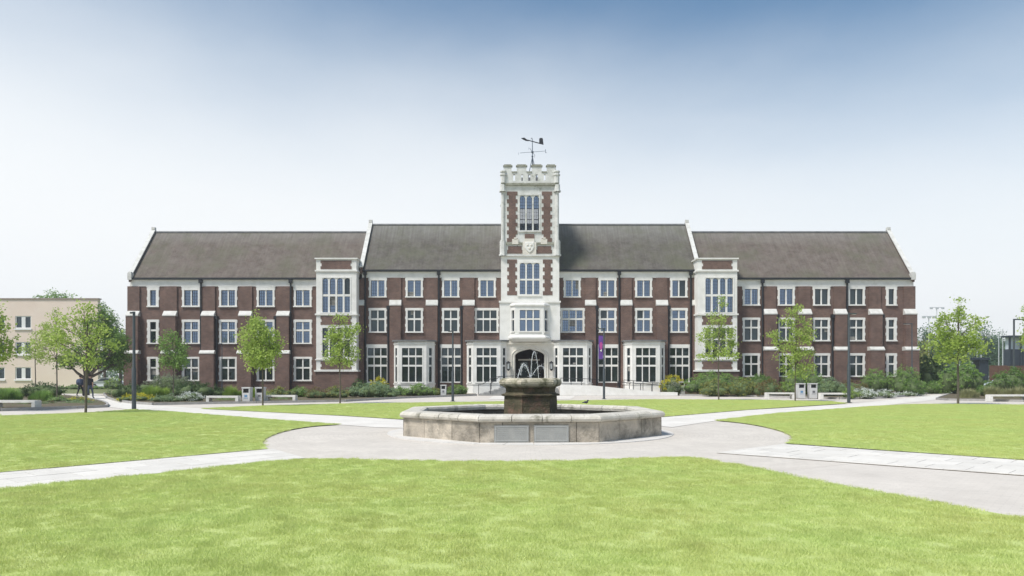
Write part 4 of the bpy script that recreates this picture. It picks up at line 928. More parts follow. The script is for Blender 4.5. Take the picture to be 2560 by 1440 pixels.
# ------------------------------------------------------------ foliage tools
BARK = mat('grey brown bark', (.16, .135, .11), .9, (.10, .085, .07), 8, 8, .5, 30, stretch=(1, 1, .3))
L_FRESH = leafmat('fresh maple leaves', (.29, .40, .085), (.48, .59, .16), (.62, .67, .29), .5)
L_GREEN = leafmat('mid green leaves', (.15, .27, .065), (.31, .47, .13), (.47, .59, .21), .45)
L_DARK = leafmat('dark evergreen leaves', (.045, .085, .03), (.09, .15, .055), (.15, .21, .08), .3)
L_OLIVE = leafmat('olive leaves', (.19, .21, .055), (.33, .35, .11), (.44, .38, .15), .4)
L_RUSS = leafmat('russet leaves', (.15, .10, .05), (.24, .21, .08), (.33, .18, .09), .3)
L_YEL = leafmat('yellow leaves', (.40, .38, .03), (.62, .56, .05), (.70, .64, .12), .3)
L_GREY = leafmat('grey green leaves', (.17, .26, .14), (.30, .40, .23), (.42, .50, .33), .35)
L_SILV = leafmat('silver foliage', (.64, .69, .62), (.76, .79, .74), (.82, .84, .80), .35)
L_FAR = leafmat('distant green leaves', (.09, .16, .10), (.17, .27, .15), (.23, .33, .18), .35)
L_CLIME = leafmat('lime grass leaves', (.22, .34, .06), (.36, .49, .11), (.47, .56, .19), .45)
L_FLOW = leafmat('pale flowers and leaves', (.12, .17, .08), (.30, .33, .24), (.72, .70, .66), .3)
L_DRY = leafmat('pale dry grasses', (.30, .32, .14), (.45, .45, .24), (.55, .52, .34), .3)
def leaves(C, size, mats, name, parent, up=.35, asp=.62):
    """C: (n,3) leaf centres. Every leaf a bent four-cornered blade."""
    n = len(C); d = RNG.normal(size=(n, 3)); d /= np.linalg.norm(d, axis=1)[:, None]
    nn = RNG.normal(size=(n, 3)); nn[:, 2] += up*3; s_ = np.cross(d, nn); s_ /= np.maximum(np.linalg.norm(s_, axis=1)[:, None], 1e-6)
    L = size*RNG.uniform(.6, 1.4, n)[:, None]; W = L*asp
    V = np.empty((n, 4, 3)); V[:, 0] = C-d*L/2; V[:, 1] = C+s_*W/2; V[:, 2] = C+d*L/2; V[:, 3] = C-s_*W/2
    M = np.array(shift(parent)); V = V.reshape(-1, 3) @ M[:3, :3].T + M[:3, 3]
    me = bpy.data.meshes.new(name); me.vertices.add(4*n); me.vertices.foreach_set('co', V.astype(np.float32).ravel())
    me.loops.add(4*n); me.loops.foreach_set('vertex_index', np.arange(4*n, dtype=np.int32)); me.polygons.add(n)
    me.polygons.foreach_set('loop_start', np.arange(0, 4*n, 4, dtype=np.int32)); me.polygons.foreach_set('loop_total', np.full(n, 4, dtype=np.int32))
    me.update(); me.validate(); me.materials.append(mats); o = bpy.data.objects.new(name, me); link(o, parent); return o
def cloud(c, r, n_cl, n_per, spread, hollow=.35):
    d = RNG.normal(size=(n_cl, 3)); d /= np.linalg.norm(d, axis=1)[:, None]
    rad = RNG.uniform(hollow**3, 1, n_cl)**(1/3)
    cc = np.array(c)+d*rad[:, None]*np.array(r)
    return np.repeat(cc, n_per, axis=0)+RNG.normal(size=(n_cl*n_per, 3))*spread*np.array([1, 1, .75]), cc
def tree(label, bx, by, blobs, lm_, lsize=.1, dens=340, tr_r=.05, cat='tree', D=None, group=None, fork=None, name='tree', spread=.16, ncl=26, bark=None, limbs=True, depthf=1.0):
    D = D or gd(by); X = px(bx, D); k = D/F; base = Vector((X, D, 0))
    t = empty(name, (X, D, 0), label=label, cat=cat, group=group)
    allc = []; cl = []; 
    for (x, y, rx, ry) in blobs:
        c = (px(x, D), D+random.uniform(-.3, .3)*rx*k, pz(y, D)); r_ = (rx*k, rx*k*depthf, ry*k)
        area = math.pi*r_[0]*r_[2]; n = max(60, int(area*dens*1.7)); nc = max(6, int(n/ncl))
        a, cc = cloud(c, r_, nc, ncl, spread); allc.append(a); cl.append((c, cc))
    C = np.concatenate(allc); leaves(C, lsize, lm_, 'crown', t)
    top = max(c[2] for c, _ in cl); low = min(c[2]-b[3]*k for (c, _), b in zip(cl, blobs))
    mb = MB(); fz_ = pz(fork, D) if fork else low+.15*(top-low); fork_p = base+Vector((random.uniform(-.05, .05), 0, fz_))
    hi = Vector((X+random.uniform(-.1, .1), D, top)); mid = base.lerp(fork_p, .5)+Vector((random.uniform(-.04, .04), 0, 0))
    mb.tube([base-Vector((0, 0, .1)), mid, fork_p, fork_p.lerp(hi, .6), hi], [tr_r*1.15, tr_r, tr_r*.85, tr_r*.5, tr_r*.15], 8)
    mb.build('trunk', bark or BARK, t)
    lb = MB()
    for c, cc in cl:
        c = Vector(c); s0 = fork_p.lerp(hi, random.uniform(0, .45)); q = s0.lerp(c, .5)+Vector((0, 0, random.uniform(0, .2)))
        lb.tube([s0, q, c], [tr_r*.5, tr_r*.3, tr_r*.14], 5)
        for p in cc[:min(16, len(cc))]: lb.tube([q.lerp(c, random.random()), Vector(p)], [tr_r*.14, tr_r*.05], 4)
    lb.build('limb', bark or BARK, t)
    return t
DARKCORE = mat('dark shrub core', (.07, .10, .04), .95, (.11, .15, .06), 6)  # dark blobs inside the foliage, painting in its inner shade
def shrub(label, x0, x1, yt, yb, lm_, D=None, lsize=.085, dens=900, cat='shrub', name='shrub', core=True, dep=None, lumps=5, spread=.07, group=None):
    D = D or gd(yb); k = D/F; X = px((x0+x1)/2, D); rx = (x1-x0)/2*k*1.06; H = pz(yt, D)*1.1; dy = dep or max(.5, min(rx, 1.6)); Y = D+dy*.7
    t = empty(name, (X, Y, 0), label=label, cat=cat, group=group); allc = []
    parts = [((X, Y, H*.42), (rx*.92, dy*.8, H*.5))]
    for i in range(lumps):
        a = (i+.5)/lumps*2-1; h = H*random.uniform(.62, .95)*(1-.28*a*a); r_ = rx/lumps*1.9
        parts.append(((X+a*(rx-r_*.5), Y+random.uniform(-.6, .3)*dy, h*.55), (r_, max(dy*.6, .3), h*.45)))
    parts.append(((X+random.uniform(-.2, .2)*rx, Y, H*.62), (rx*.5, dy*.6, H*.36)))
    area = 2*rx*H; n = min(int(area*dens), 9000)
    vol = [p[1][0]*p[1][2] for p in parts]; tot = sum(vol)
    for (c, r_), v in zip(parts, vol):
        a, _ = cloud(c, r_, max(4, int(n*v/tot/18)), 18, spread, .7); allc.append(a)
    C = np.concatenate(allc); C = C[C[:, 2] > .02]; leaves(C, lsize, lm_, 'foliage', t)
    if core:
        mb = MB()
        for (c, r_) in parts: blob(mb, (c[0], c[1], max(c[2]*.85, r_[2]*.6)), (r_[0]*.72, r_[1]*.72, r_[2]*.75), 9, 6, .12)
        mb.build('dark_core', DARKCORE, t)
    return t
def tuftplant(label, x0, x1, yt, yb, m, D=None, cat='plant', name='grass_clump', n=None, lean=.5, w_=.012, group=None):
    D = D or gd(yb); k = D/F; X = px((x0+x1)/2, D); rx = (x1-x0)/2*k; H = pz(yt, D); dy = max(.35, min(rx*.6, 1.1)); Y = D+dy
    t = empty(name, (X, Y, 0), label=label, cat=cat, group=group); mb = MB(); n = n or int(min(6500, 2*rx*H*3000))
    subs = [(X+rx*random.uniform(-.85, .85), Y+dy*random.uniform(-.7, .7), random.uniform(.62, 1.05)) for _ in range(max(4, int(rx*7)))]
    for i in range(n):
        a = random.uniform(0, 6.28); sx_, sy_, sh_ = random.choice(subs); q = math.sqrt(random.random()); bx_, by_ = sx_+.3*q*math.cos(a), sy_+.3*q*math.sin(a)
        h = H*sh_*random.uniform(.5, 1.05)*(1-.3*q*q); ln = h*lean*random.uniform(.2, 1); a2 = a+random.gauss(0, .7)
        dx, dy2 = math.cos(a2)*ln, math.sin(a2)*ln; p = math.cos(a2+1.57)*w_, math.sin(a2+1.57)*w_
        mb.add([(bx_-p[0], by_-p[1], 0), (bx_+p[0], by_+p[1], 0), (bx_+dx*.4+p[0]*.8, by_+dy2*.4+p[1]*.8, h*.65), (bx_+dx*.4-p[0]*.8, by_+dy2*.4-p[1]*.8, h*.65), (bx_+dx, by_+dy2, h)], [(0,1,2,3),(3,2,4)])
    mb.build('blades', m, t); return t
# ------------------------------------------------------------ planting beds
SOIL = mat('dark bed soil', (.10, .075, .055), .95, (.16, .12, .09), 6, 8, .5, 30, spots=(4, (.10, .13, .04), .5, .6))
KERB = mat('grey kerb stone', (.30, .29, .28), .85, (.38, .37, .355), 4)
def bed(pts, front, label):
    o = sheet('planting_bed', pts, .10, SOIL, kind='structure', label=label)
    for i in range(len(front)-1):
        p, q = Vector(front[i]), Vector(front[i+1]); L = (q-p).length; n = max(1, round(L/1.0)); d = (q-p)/L; nn = Vector((d.y, -d.x))*.12
        for j in range(n):
            a, b = p+d*(L*j/n+.005), p+d*(L*(j+1)/n-.005); s = MB()
            s.loft([[(a.x, a.y, z), (b.x, b.y, z), (b.x+nn.x, b.y+nn.y, z), (a.x+nn.x, a.y+nn.y, z)] for z in (-.02, .13)]); s.build('kerb_stone', KERB, o)
    return o
fA = smoothline(P((262,985),(268,994),(290,1002),(335,1009),(385,1012.5)), 3)+P((515,1010),(640,1008),(860,1004),(1000,996),(1190,989))
bed(fA+[(px(1190, 64), 64), (px(985, 64), 65.9), (px(905, 65), 65.9), (-34, 65.9), (-34, 68), (-37, 68)], fA, 'planting bed in front of the left half of the brick hall')
fC = P((1700,989),(1890,992),(2100,998),(2200,996),(2290,989),(2318,984.5))
bed([(px(1664, 65), 65.9), (px(1664, 62.4), 62.4)]+fC+[(38.4, 68.5), (37.2, 68.5), (37.2, 65.9)], fC, 'planting bed in front of the right half of the brick hall')
fB = [(-36, gd(1028))]+P((0,1027.5),(87,1024.5),(190,1021),(262,1018))+smoothline(P((262,1018),(265,1012),(245,1004),(205,996),(160,990)), 3)[1:]
bed(fB+[(-40, 60)], fB, 'planting bed at the left edge of the photo behind the white bench')
fD = P((2385,984),(2352,995),(2344,999),(2370,1001),(2463,1002.5),(2560,1004.5))+[(50, gd(1004.5))]
bed(fD+[(56, 66)], fD, 'planting bed at the right edge of the photo behind the white bench')
# back-left verge and lane
sheet('verge', P((0,972),(300,972),(300,963),(0,963)), .01, mat('verge grass', (.16, .22, .05), .95, (.22, .27, .07), 2), kind='structure', label='strip of grass before the pink building')
sheet('verge', [(38.5, 70), (140, 70), (140, 150), (38.5, 150)], .0, mat('field grass', (.13, .18, .05), .95, (.18, .22, .07), 2), kind='structure', label='grass beyond the right end of the hall')

# --- young trees on the lawn edges
tree('round crowned young maple covering the fourth window column of the left wing', 657, 1015,
     [(650,808,24,26),(640,845,38,30),(672,850,30,28),(615,868,18,20),(655,885,42,30),(690,875,14,16),(640,910,22,16),(675,905,20,18)], L_FRESH, .13, 420, .045, fork=925)
tree('young maple with a light green crown in front of the left stair tower', 850, 1008.5,
     [(850,800,12,16),(845,830,24,22),(872,828,16,14),(826,850,16,16),(862,860,26,26),(885,885,10,12),(840,888,26,22),(850,905,30,12),(890,822,6,6)], L_FRESH, .13, 330, .045, fork=925)
tree('slender young tree with thin pale crown in front of the right stair tower', 1797, 1000.5,
     [(1808,755,9,16),(1795,800,26,18),(1770,840,24,26),(1810,838,26,24),(1832,850,14,22),(1795,878,38,22),(1762,893,20,10),(1838,888,8,10)], L_FRESH, .13, 250, .045, fork=912)
tree('young tree with spreading ragged crown in front of the right wing', 1988, 1003,
     [(1985,780,18,18),(2003,815,24,24),(1970,805,16,14),(1928,838,16,14),(1945,860,18,14),(1990,850,34,24),(2018,835,12,20),(1985,890,38,24),(2020,885,14,14),(2000,925,40,20)], L_FRESH, .13, 250, .045, fork=935)
tree('largest young tree on the right, standing alone on the edge of the right lawn', 2395, 1011,
     [(2395,765,12,22),(2398,800,16,24),(2360,805,18,22),(2345,830,22,22),(2400,832,36,26),(2442,805,14,20),(2350,862,34,22),(2400,868,40,26),(2440,860,26,26),(2380,895,36,14)], L_FRESH, .14, 300, .06, fork=905)
tree('slim small tree with grey green crown between the first two windows of the left wing', 432, 1001,
     [(430,838,16,16),(418,860,20,20),(445,868,22,20),(432,895,34,24),(450,908,20,16),(415,905,18,18)], L_GREEN, .12, 330, .035, fork=925)
tree('young lawn-edge tree on the left with a broad light green crown', 214, 1033.5,
     [(210,770,22,16),(180,800,24,22),(235,795,24,22),(150,815,22,20),(208,822,34,26),(255,830,22,18),(165,855,34,26),(225,862,36,28),(135,850,20,18),(270,868,20,18),(190,895,34,18),(235,905,22,16)], L_FRESH, .12, 165, .05, fork=915)
tree('young tree standing nearer the pink building, second trunk from the left', 143, 998,
     [(138,790,14,20),(120,830,28,24),(150,850,26,24),(112,870,26,22),(140,890,30,20)], L_FRESH, .14, 170, .045, fork=908)
tree('slim trunked young tree leftmost before the pink building', 88, 990,
     [(95,850,22,22),(80,880,22,20),(105,895,24,18),(110,815,16,18)], L_FRESH, .14, 170, .04, fork=905)
tree('light green tree cut off by the left edge of the photo', -18, 1028,
     [(-10,775,14,22),(0,800,18,20),(2,850,26,30),(12,880,22,22),(-30,830,40,50),(-5,890,24,18)], L_FRESH, .13, 300, .05, fork=915)
tree('light green tree cut off by the right edge of the photo', 2600, 1012,
     [(2572,772,16,18),(2590,810,30,40),(2575,860,26,22),(2610,850,40,50)], L_FRESH, .13, 320, .05, fork=905)
# big dark forked tree at the back left
def bigtree():
    D = 62; k = D/F; X = px(215, D); t = empty('broad_tree', (X, D, 0), label='broad dark low-branched tree with forked trunk behind the two walkers', cat='tree')
    mb = MB(); f_ = Vector((X, D, pz(948, D)))
    mb.tube([(X, D, -.05), (X, D, .8), f_], [.3, .24, .24], 8); mb.build('trunk', BARK, t)
    allc = []; lb = MB()
    for (x, y, rx, ry) in [(215,885,45,26),(268,860,34,38),(285,900,32,30),(240,830,36,34),(185,905,24,16),(262,795,18,22),(250,772,8,12),(300,860,16,28),(235,905,50,18)]:
        c = (px(x, D), D+random.uniform(-1, 1.4), pz(y, D)); a, cc = cloud(c, (rx*k, rx*k, ry*k), int(rx*ry/18), 26, .22); allc.append(a)
        q = f_.lerp(Vector(c), .5)+Vector((0, 0, -.15)); lb.tube([f_, q, Vector(c)], [.15, .1, .04], 6)
        for p in cc[:12]: lb.tube([q.lerp(Vector(c), random.random()), Vector(p)], [.04, .012], 4)
    leaves(np.concatenate(allc), .17, L_DK2, 'crown', t); lb.build('limb', BARK, t)
L_DK2 = leafmat('deep green tree leaves', (.10, .19, .05), (.22, .35, .09), (.34, .47, .16), .45)
bigtree()
# --- shrubs, left bed
S = shrub
S('dark clipped hedge at the corner where the path turns left of the hall', 276, 345, 957, 986, L_DARK, D=50, lumps=4)
S('tall white flowering shrub under the leftmost windows of the hall', 340, 475, 934, 968, L_FLOW, D=60, dens=700)
tuftplant('bright green clump of upright strap leaves left of the silver cushion', 348, 408, 955, 998, L_CLIME, D=47, w_=.02)
S('dark purple green low hedge below the second window column from the left', 405, 545, 956, 992, L_DARK, D=52, lumps=6)
S('low yellow flowering ground plant beside the left lamp post', 284, 378, 985, 1004, L_YEL, D=45, lumps=6, lsize=.07, dens=1300)
S('low grey green cushion plant between the yellow plant and the silver cushion', 375, 440, 985, 1008, L_GREY, D=43, lumps=4, lsize=.06, dens=1300)
S('silver white cushion plant left of the bench and bins', 436, 498, 979, 1006, L_SILV, D=44, lumps=3, lsize=.06, dens=1500)
tuftplant('bright green grassy clump behind the left bench', 552, 612, 961, 1000, L_CLIME, D=51)
tuftplant('bright green grassy clump behind the left pair of litter bins', 610, 668, 964, 1000, L_CLIME, D=52)
S('low reddish plants under the left bench', 518, 592, 994, 1006, L_RUSS, D=46, lumps=5, lsize=.06)
S('green shrub right of the left pair of litter bins', 660, 722, 967, 1000, L_OLIVE, D=51, lumps=4)
S('green mounded shrub left of the dark russet one in the left bed', 712, 770, 967, 1000, L_GREEN, D=53, lumps=4)
S('dark russet bush in the middle of the left bed', 758, 812, 970, 1000, L_RUSS, D=50, lumps=4)
S('olive and orange bush below the left stair tower', 805, 868, 965, 1000, L_OLIVE, D=51, lumps=4)
S('low russet plants under the bench right of the bins', 665, 735, 992, 1004, L_RUSS, D=47.5, lumps=5, lsize=.06)
S('broad grey green bush at the foot of the central block', 862, 992, 957, 996, L_GREY, D=52, lumps=6)
S('yellow leaved shrub behind the grey green bush', 915, 968, 943, 980, L_YEL, D=58, lumps=4)
S('dark green shrub left of the yellow leaved one', 876, 925, 948, 980, L_DARK, D=58, lumps=4)
S('round dark green bush in front of the leftmost bay', 1010, 1082, 960, 993, L_GREEN, D=56, lumps=5)
S('small bush between the grey green bush and the round green bush', 975, 1022, 966, 994, L_GREEN, D=57, lumps=3)
S('small bush with orange tips left of the single litter bin', 1072, 1102, 969, 991, L_OLIVE, D=58, lumps=3)
S('green hedge right of the lamp post and left of the second bay', 1114, 1168, 963, 988, L_GREEN, D=61, lumps=4, dep=.7)
# far-left bed
S('dark hedge in the far left bed', 28, 138, 957, 995, L_DARK, D=52, lumps=6)
tuftplant('green grassy clump at the left edge of the photo', -10, 58, 967, 1012, L_GREEN, D=43)
tuftplant('green grassy clump in front of the dark far left hedge', 55, 116, 969, 1010, L_GREEN, D=44)
S('low grey green ground plant at the tip of the far left bed', 118, 225, 1003, 1018, L_GREY, D=41, lumps=6, lsize=.06)
S('yellow flowering ground plant at the tip of the far left bed', 150, 214, 993, 1010, L_YEL, D=44, lumps=4, lsize=.06, dens=1200)
S('small green plant left of the yellow flowers in the far left bed', 105, 160, 990, 1012, L_GREEN, D=43.5, lumps=4, lsize=.07)
S('low russet plants behind the far left bench', 20, 115, 1003, 1020, L_RUSS, D=40, lumps=7, lsize=.06)
# right bed
S('bright yellow shrub at the right end of the ramp', 1655, 1718, 936, 986, L_YEL, D=62.6, lumps=4, dep=.9)
S('pale variegated shrub beside the single bin at the right end of the ramp', 1668, 1706, 951, 987, L_FLOW, D=61.6, lumps=3, dep=.4)
S('large dark green shrub below the right stair tower', 1714, 1870, 930, 988, L_GREEN, D=61, lumps=6)
S('dark green shrub right of the large one below the right stair tower', 1860, 1960, 936, 985, L_DK2, D=61, lumps=5)
S('clipped olive hedge right of the slender tree stem', 1757, 1835, 949, 990, L_OLIVE, D=57.5, lumps=4)
S('olive russet hedge left of the right-hand benches', 1828, 1905, 946, 990, L_OLIVE, D=57, lumps=5)
S('russet green hedge behind the bench left of the right-hand bins', 1895, 1965, 950, 990, L_RUSS, D=56, lumps=4)
S('tall green shrub behind the right-hand bins', 1965, 2075, 914, 985, L_GREEN, D=60, lumps=5, dens=650)
S('blue green shrub behind the bench right of the bins', 2050, 2125, 944, 990, L_GREY, D=56, lumps=4)
S('light green shrub directly behind the right-hand bins', 1950, 2012, 955, 990, L_CLIME, D=56.5, lumps=4)
S('dark russet hedge right of the right lamp post', 2105, 2185, 950, 990, L_RUSS, D=58, lumps=5)
S('small light green plant at the foot of the right lamp post', 2112, 2145, 968, 997, L_CLIME, D=51, lumps=3)
for i, (a, b, c, d, lb_) in enumerate(((2138,2202,971,998,'largest silver cushion plant at the front of the right bed'),(2195,2250,974,996,'middle silver cushion plant of the three at the right'),(2242,2300,980,992,'rightmost and lowest silver cushion plant'))):
    S(lb_, a, b, c, d, L_SILV, D=gd(d)+.4, lumps=4, lsize=.06, dens=1500, group='silver cushion plants in the right bed')
S('loose green shrub below the rightmost windows of the hall', 2168, 2248, 922, 985, L_GREEN, D=61, lumps=5, dens=600)
S('loose green shrub at the right corner of the hall', 2240, 2318, 914, 985, L_GREEN, D=60, lumps=5, dens=600)
S('dark round shrub at the right tip of the bed', 2268, 2322, 946, 984, L_DK2, D=59, lumps=4)
S('large nearly black bush past the right corner of the hall', 2292, 2388, 889, 975, L_DARK, D=72, lumps=5, lsize=.14, dens=500)
S('low green bush in front of the nearly black bush', 2322, 2386, 952, 985, L_GREEN, D=66, lumps=4)
S('wide green bush behind the lone tree on the right', 2372, 2472, 903, 985, L_GREEN, D=62, lumps=5, lsize=.12, dens=550)
S('dark bush left of the right-hand end bench', 2455, 2500, 955, 998, L_DK2, D=56, lumps=3)
tuftplant('pale flower spikes at the foot of the lone tree on the right', 2400, 2455, 966, 1000, L_DRY, D=51, n=2600)
tuftplant('pale tall grasses behind the right-hand end bench', 2485, 2580, 958, 1000, L_DRY, D=52, n=4200)
S('dark green hedge at the right edge of the photo', 2498, 2600, 920, 985, L_DK2, D=62, lumps=5, lsize=.12, dens=600)
# ------------------------------------------------------------ benches and bins
CONC = mat('white concrete', (.80, .79, .76), .75, (.60, .59, .56), 3, 8)
CONC2 = mat('bench seat planks', (.70, .68, .64), .8, (.60, .58, .54), 3, 8, stretch=(.3, 4, 1))
def bench(x0, x1, yb, label):
    D = gd(yb); a, b = px(x0, D), px(x1, D); o = empty('park_bench', ((a+b)/2, D+.25, 0), label=label, cat='bench', group='white benches along the promenade')
    for (p, q) in ((a, a+.17), (b-.17, b)): s = MB(); s.box(p, q, D, D+.5, 0, .335); s.build('leg', CONC, o)
    s = MB(); s.box(a, b, D-.01, D+.51, .336, .40); s.build('frame', CONC, o)
    for k in range(4): s = MB(); s.box(a+.01, b-.01, D+.005+k*.125, D+.115+k*.125, .401, .45); s.build('seat_slat', CONC2, o)
bench(515, 595, 1008.5, 'white bench left of the left pair of bins'); bench(662, 738, 1006, 'white bench right of the left pair of bins')
bench(1917, 1987, 997, 'white bench left of the right pair of bins'); bench(2053, 2124, 998, 'white bench right of the right pair of bins, partly behind a lamp post')
bench(2476, 2575, 1004, 'white bench at the right edge of the photo'); bench(-20, 87, 1024, 'white bench at the left edge of the photo')
BINM = mat('pale grey bin panel', (.58, .58, .58), .5, (.52, .52, .52), 3); STICK = mat('bin sticker', (.12, .25, .42), .5); STICK2 = mat('dark bin sticker', (.15, .15, .16), .5)
def bin_(x0, x1, yt, yb, label, st_=STICK):
    D = gd(yb); a, b = px(x0, D), px(x1, D); H = pz(yt, D); o = empty('litter_bin', ((a+b)/2, D+.25, 0), label=label, cat='litter bin', group='pale grey litter bins')
    s = MB(); s.loft([[(a+.02, D, z), (b-.02, D, z), (b-.02, D+.5, z), (a+.02, D+.5, z)] for z in (.05, H-.34)]); s.box(a+.04, b-.04, D+.03, D+.47, 0, .049)
    for p, q in ((a+.02, a+.08), (b-.08, b-.02)): s.box(p, q, D, D+.5, H-.339, H-.08)
    s.build('body', BINM, o)
    s = MB(); s.box(a, b, D-.02, D+.52, H-.079, H); s.build('hood', BINM, o)
    s = MB(); s.box(a+.081, b-.081, D+.12, D+.45, H-.338, H-.081); s.build('opening', BLACK, o)
    s = MB(); w_ = b-a; s.box(a+w_*.33, b-w_*.33, D-.006, D-.001, H*.38, H*.52); s.box(a+w_*.25, b-w_*.25, D-.006, D-.001, H*.30, H*.33); s.build('sticker', st_, o)
bin_(604, 625, 968, 1008, 'left bin of the pair between the two left benches'); bin_(637, 659, 968, 1007, 'right bin of the pair between the two left benches', STICK2)
bin_(1995, 2014, 958, 997, 'left bin of the pair between the two right benches'); bin_(2025, 2044, 958, 997, 'right bin of the pair between the two right benches', STICK2)
bin_(1697, 1713, 954, 987.5, 'single bin beside the yellow shrub at the end of the ramp', STICK2); bin_(1101, 1115.5, 962, 991.5, 'single bin in front of the second ground floor window bay on the left', STICK2)
# ------------------------------------------------------------ lamp posts
def lamp(x, yt, yb, label, arm=-1, r_=.085, D=None, armlen=.55, split=.42):
    D = D or gd(yb); X = px(x, D); H = pz(yt, D); o = empty('street_lamp', (X, D, 0), label=label, cat='street lamp', group='grey lamp posts')
    s = MB(); s.tube([(X, D, 0), (X, D, H*split), (X, D, H*split+.06), (X, D, H)], [r_, r_, r_*.68, r_*.62], 12); s.build('pole', STEEL, o)
    s = MB(); s.tube([(X, D, .0), (X, D, .03)], r_*1.9, 12); s.build('base_plate', STEEL, o)
    s = MB(); s.box(X-r_*.5, X+r_*.5, D-r_-.012, D-r_+.01, .5, .95); s.build('access_hatch', STEEL, o)
    s = MB(); s.box(min(X, X+arm*armlen), max(X, X+arm*armlen), D-.09, D+.09, H-.09, H-.02); h_ = s.build('lamp_head', STEEL, o)
    s = MB(); s.box(min(X+arm*.2, X+arm*armlen*.92), max(X+arm*.2, X+arm*armlen*.92), D-.07, D+.07, H-.105, H-.0905); s.build('lens', mat('frosted lens', (.7, .7, .68), .4), h_)
    return o, X, D
lamp(335, 779, 1024, 'tall grey lamp post on the left at the corner of the lawn and white path', -1, .10, armlen=.16)
lamp(1132, 826, 1003, 'plain grey lamp post left of the fountain in front of the second bay', -1, .085, armlen=.3)
o, X, D = lamp(1510, 820, 997.5, 'grey lamp post carrying a purple banner right of the fountain', -1, .085, armlen=.45)
lamp(2122, 782, 1007, 'tall grey lamp post in front of the right wing beside a bench', 1, .10, armlen=.45)
lamp(2280, 808, 985, 'thin lamp post at the right corner of the hall', -1, .07, D=62, armlen=.75)
lamp(555, 858, 985, 'thin dark post close to the left wing between window columns', -1, .05, D=62, armlen=.25)
# banner with magenta swirl
PUR = mat('purple banner cloth', (.10, .045, .24), .8, (.16, .07, .33), 2); MAG = mat('magenta print', (.42, .07, .28), .8); WHT = mat('white print', (.75, .75, .78), .8)
bx0, bx1, bz0, bz1 = px(1496.5, D), px(1507.5, D), pz(898, D), pz(838, D)
bn = empty('banner', ((bx0+bx1)/2, D, bz0), label='narrow purple banner with a magenta swirl hanging from the lamp post right of the fountain', cat='banner')
s = MB(); n_ = 8
V = [(x, D+.02*math.sin(i*.9)+dd, bz0+(bz1-bz0)*i/n_) for dd in (0, .006) for i in range(n_+1) for x in (bx0, bx1)]
o2_ = 2*(n_+1); s.add(V, [(2*i, 2*i+1, 2*i+3, 2*i+2) for i in range(n_)]+[(o2_+2*i, o2_+2*i+2, o2_+2*i+3, o2_+2*i+1) for i in range(n_)]); s.build('cloth', PUR, bn)
s = MB(); c_ = [(bx0+.17+.12*math.cos(a)*(1 if math.sin(a) > 0 else .7), (bz0+bz1)/2+.08+.3*math.sin(a)) for a in [2*math.pi*k/14 for k in range(14)]]
plate(s, c_, D-.03, .01); s.build('print', MAG, bn)
s = MB(); plate(s, [(bx0+.1, bz0+.62), (bx0+.22, bz0+.72), (bx0+.2, bz0+.52)], D-.04, .008); s.build('print', WHT, bn)
for z in (bz0, bz1): s = MB(); s.tube([(bx0-.02, D, z), (X, D, z)], .015, 6); s.build('bracket', STEEL, bn)
# ------------------------------------------------------------ walkers
def person(x, yfeet, H, label, top, legs, hair, stride, facing=1):
    D = gd(yfeet); X = px(x, D); k = H/1.78; o = empty('person', (X, D, 0), label=label, cat='person')
    me = bpy.data.meshes.new('body'); V = []; E = []; Rr = []
    def v(p, r_): V.append((X+p[0]*k, D+p[1]*k, p[2]*k)); Rr.append(r_*k); return len(V)-1
    pel = v((0, 0, .96), .135); wa = v((0, 0, 1.12), .125); ch = v((0, 0, 1.32), .15); nk = v((0, 0, 1.5), .058); hd = v((0, .01, 1.6), .075); ht = v((0, .01, 1.69), .085)
    E += [(pel, wa), (wa, ch), (ch, nk), (nk, hd), (hd, ht)]
    for sgn in (-1, 1):
        st_ = stride*sgn
        hp = v((.09*sgn, 0, .90), .095); kn = v((.095*sgn, st_*.28+.03, .49), .062); an = v((.10*sgn, st_*.42-(.1 if st_ < 0 else 0), .1+(.05 if st_ < 0 else 0)), .042); to = v((.11*sgn, st_*.42+.16, .045), .036)
        E += [(pel, hp), (hp, kn), (kn, an), (an, to)]
        sh_ = v((.19*sgn, 0, 1.41), .06); el = v((.25*sgn, -st_*.14-.02, 1.13), .043); wr = v((.26*sgn, -st_*.3+.05, .9), .03); fi = v((.255*sgn, -st_*.32+.08, .8), .028)
        E += [(ch, sh_), (sh_, el), (el, wr), (wr, fi)]
    me.from_pydata([(a-X, b-D, c) for a, b, c in V], E, []); b = bpy.data.objects.new('body', me); link(b, o)
    sk = b.modifiers.new('skin', 'SKIN'); me.skin_vertices[0].data[0].use_root = True
    for i, r_ in enumerate(Rr): me.skin_vertices[0].data[i].radius = (r_*(1.25 if i in (1, 2) else 1), r_*(.85 if i in (0, 1, 2) else 1))
    ss = b.modifiers.new('sub', 'SUBSURF'); ss.levels = 2; ss.render_levels = 2
    dg = bpy.context.evaluated_depsgraph_get(); m2 = bpy.data.meshes.new_from_object(b.evaluated_get(dg)); b.modifiers.clear(); b.data = m2
    m2.materials.clear(); m2.materials.append(SKINM); m2.materials.append(top); m2.materials.append(legs); m2.materials.append(SHOE)
    for p in m2.polygons:
        z = p.center.z/k; ax = abs(p.center.x)/k
        p.material_index = 3 if z < .09 else 2 if z < .98 and ax < .2 else 0 if (z > 1.49 or (ax > .2 and z < (.95 if top is JACKET else 1.2))) else 1
        p.use_smooth = True
    s = MB(); blob(s, (X, D-.015*k, 1.70*k), (.092*k, .105*k, .105*k), 12, 8); s.build('hair', hair, o)
    return o, X, D, k
SKINM = mat('skin', (.50, .30, .22), .6); JACKET = mat('navy jacket', (.025, .032, .055), .8); TEE = mat('black shirt', (.02, .02, .024), .8)
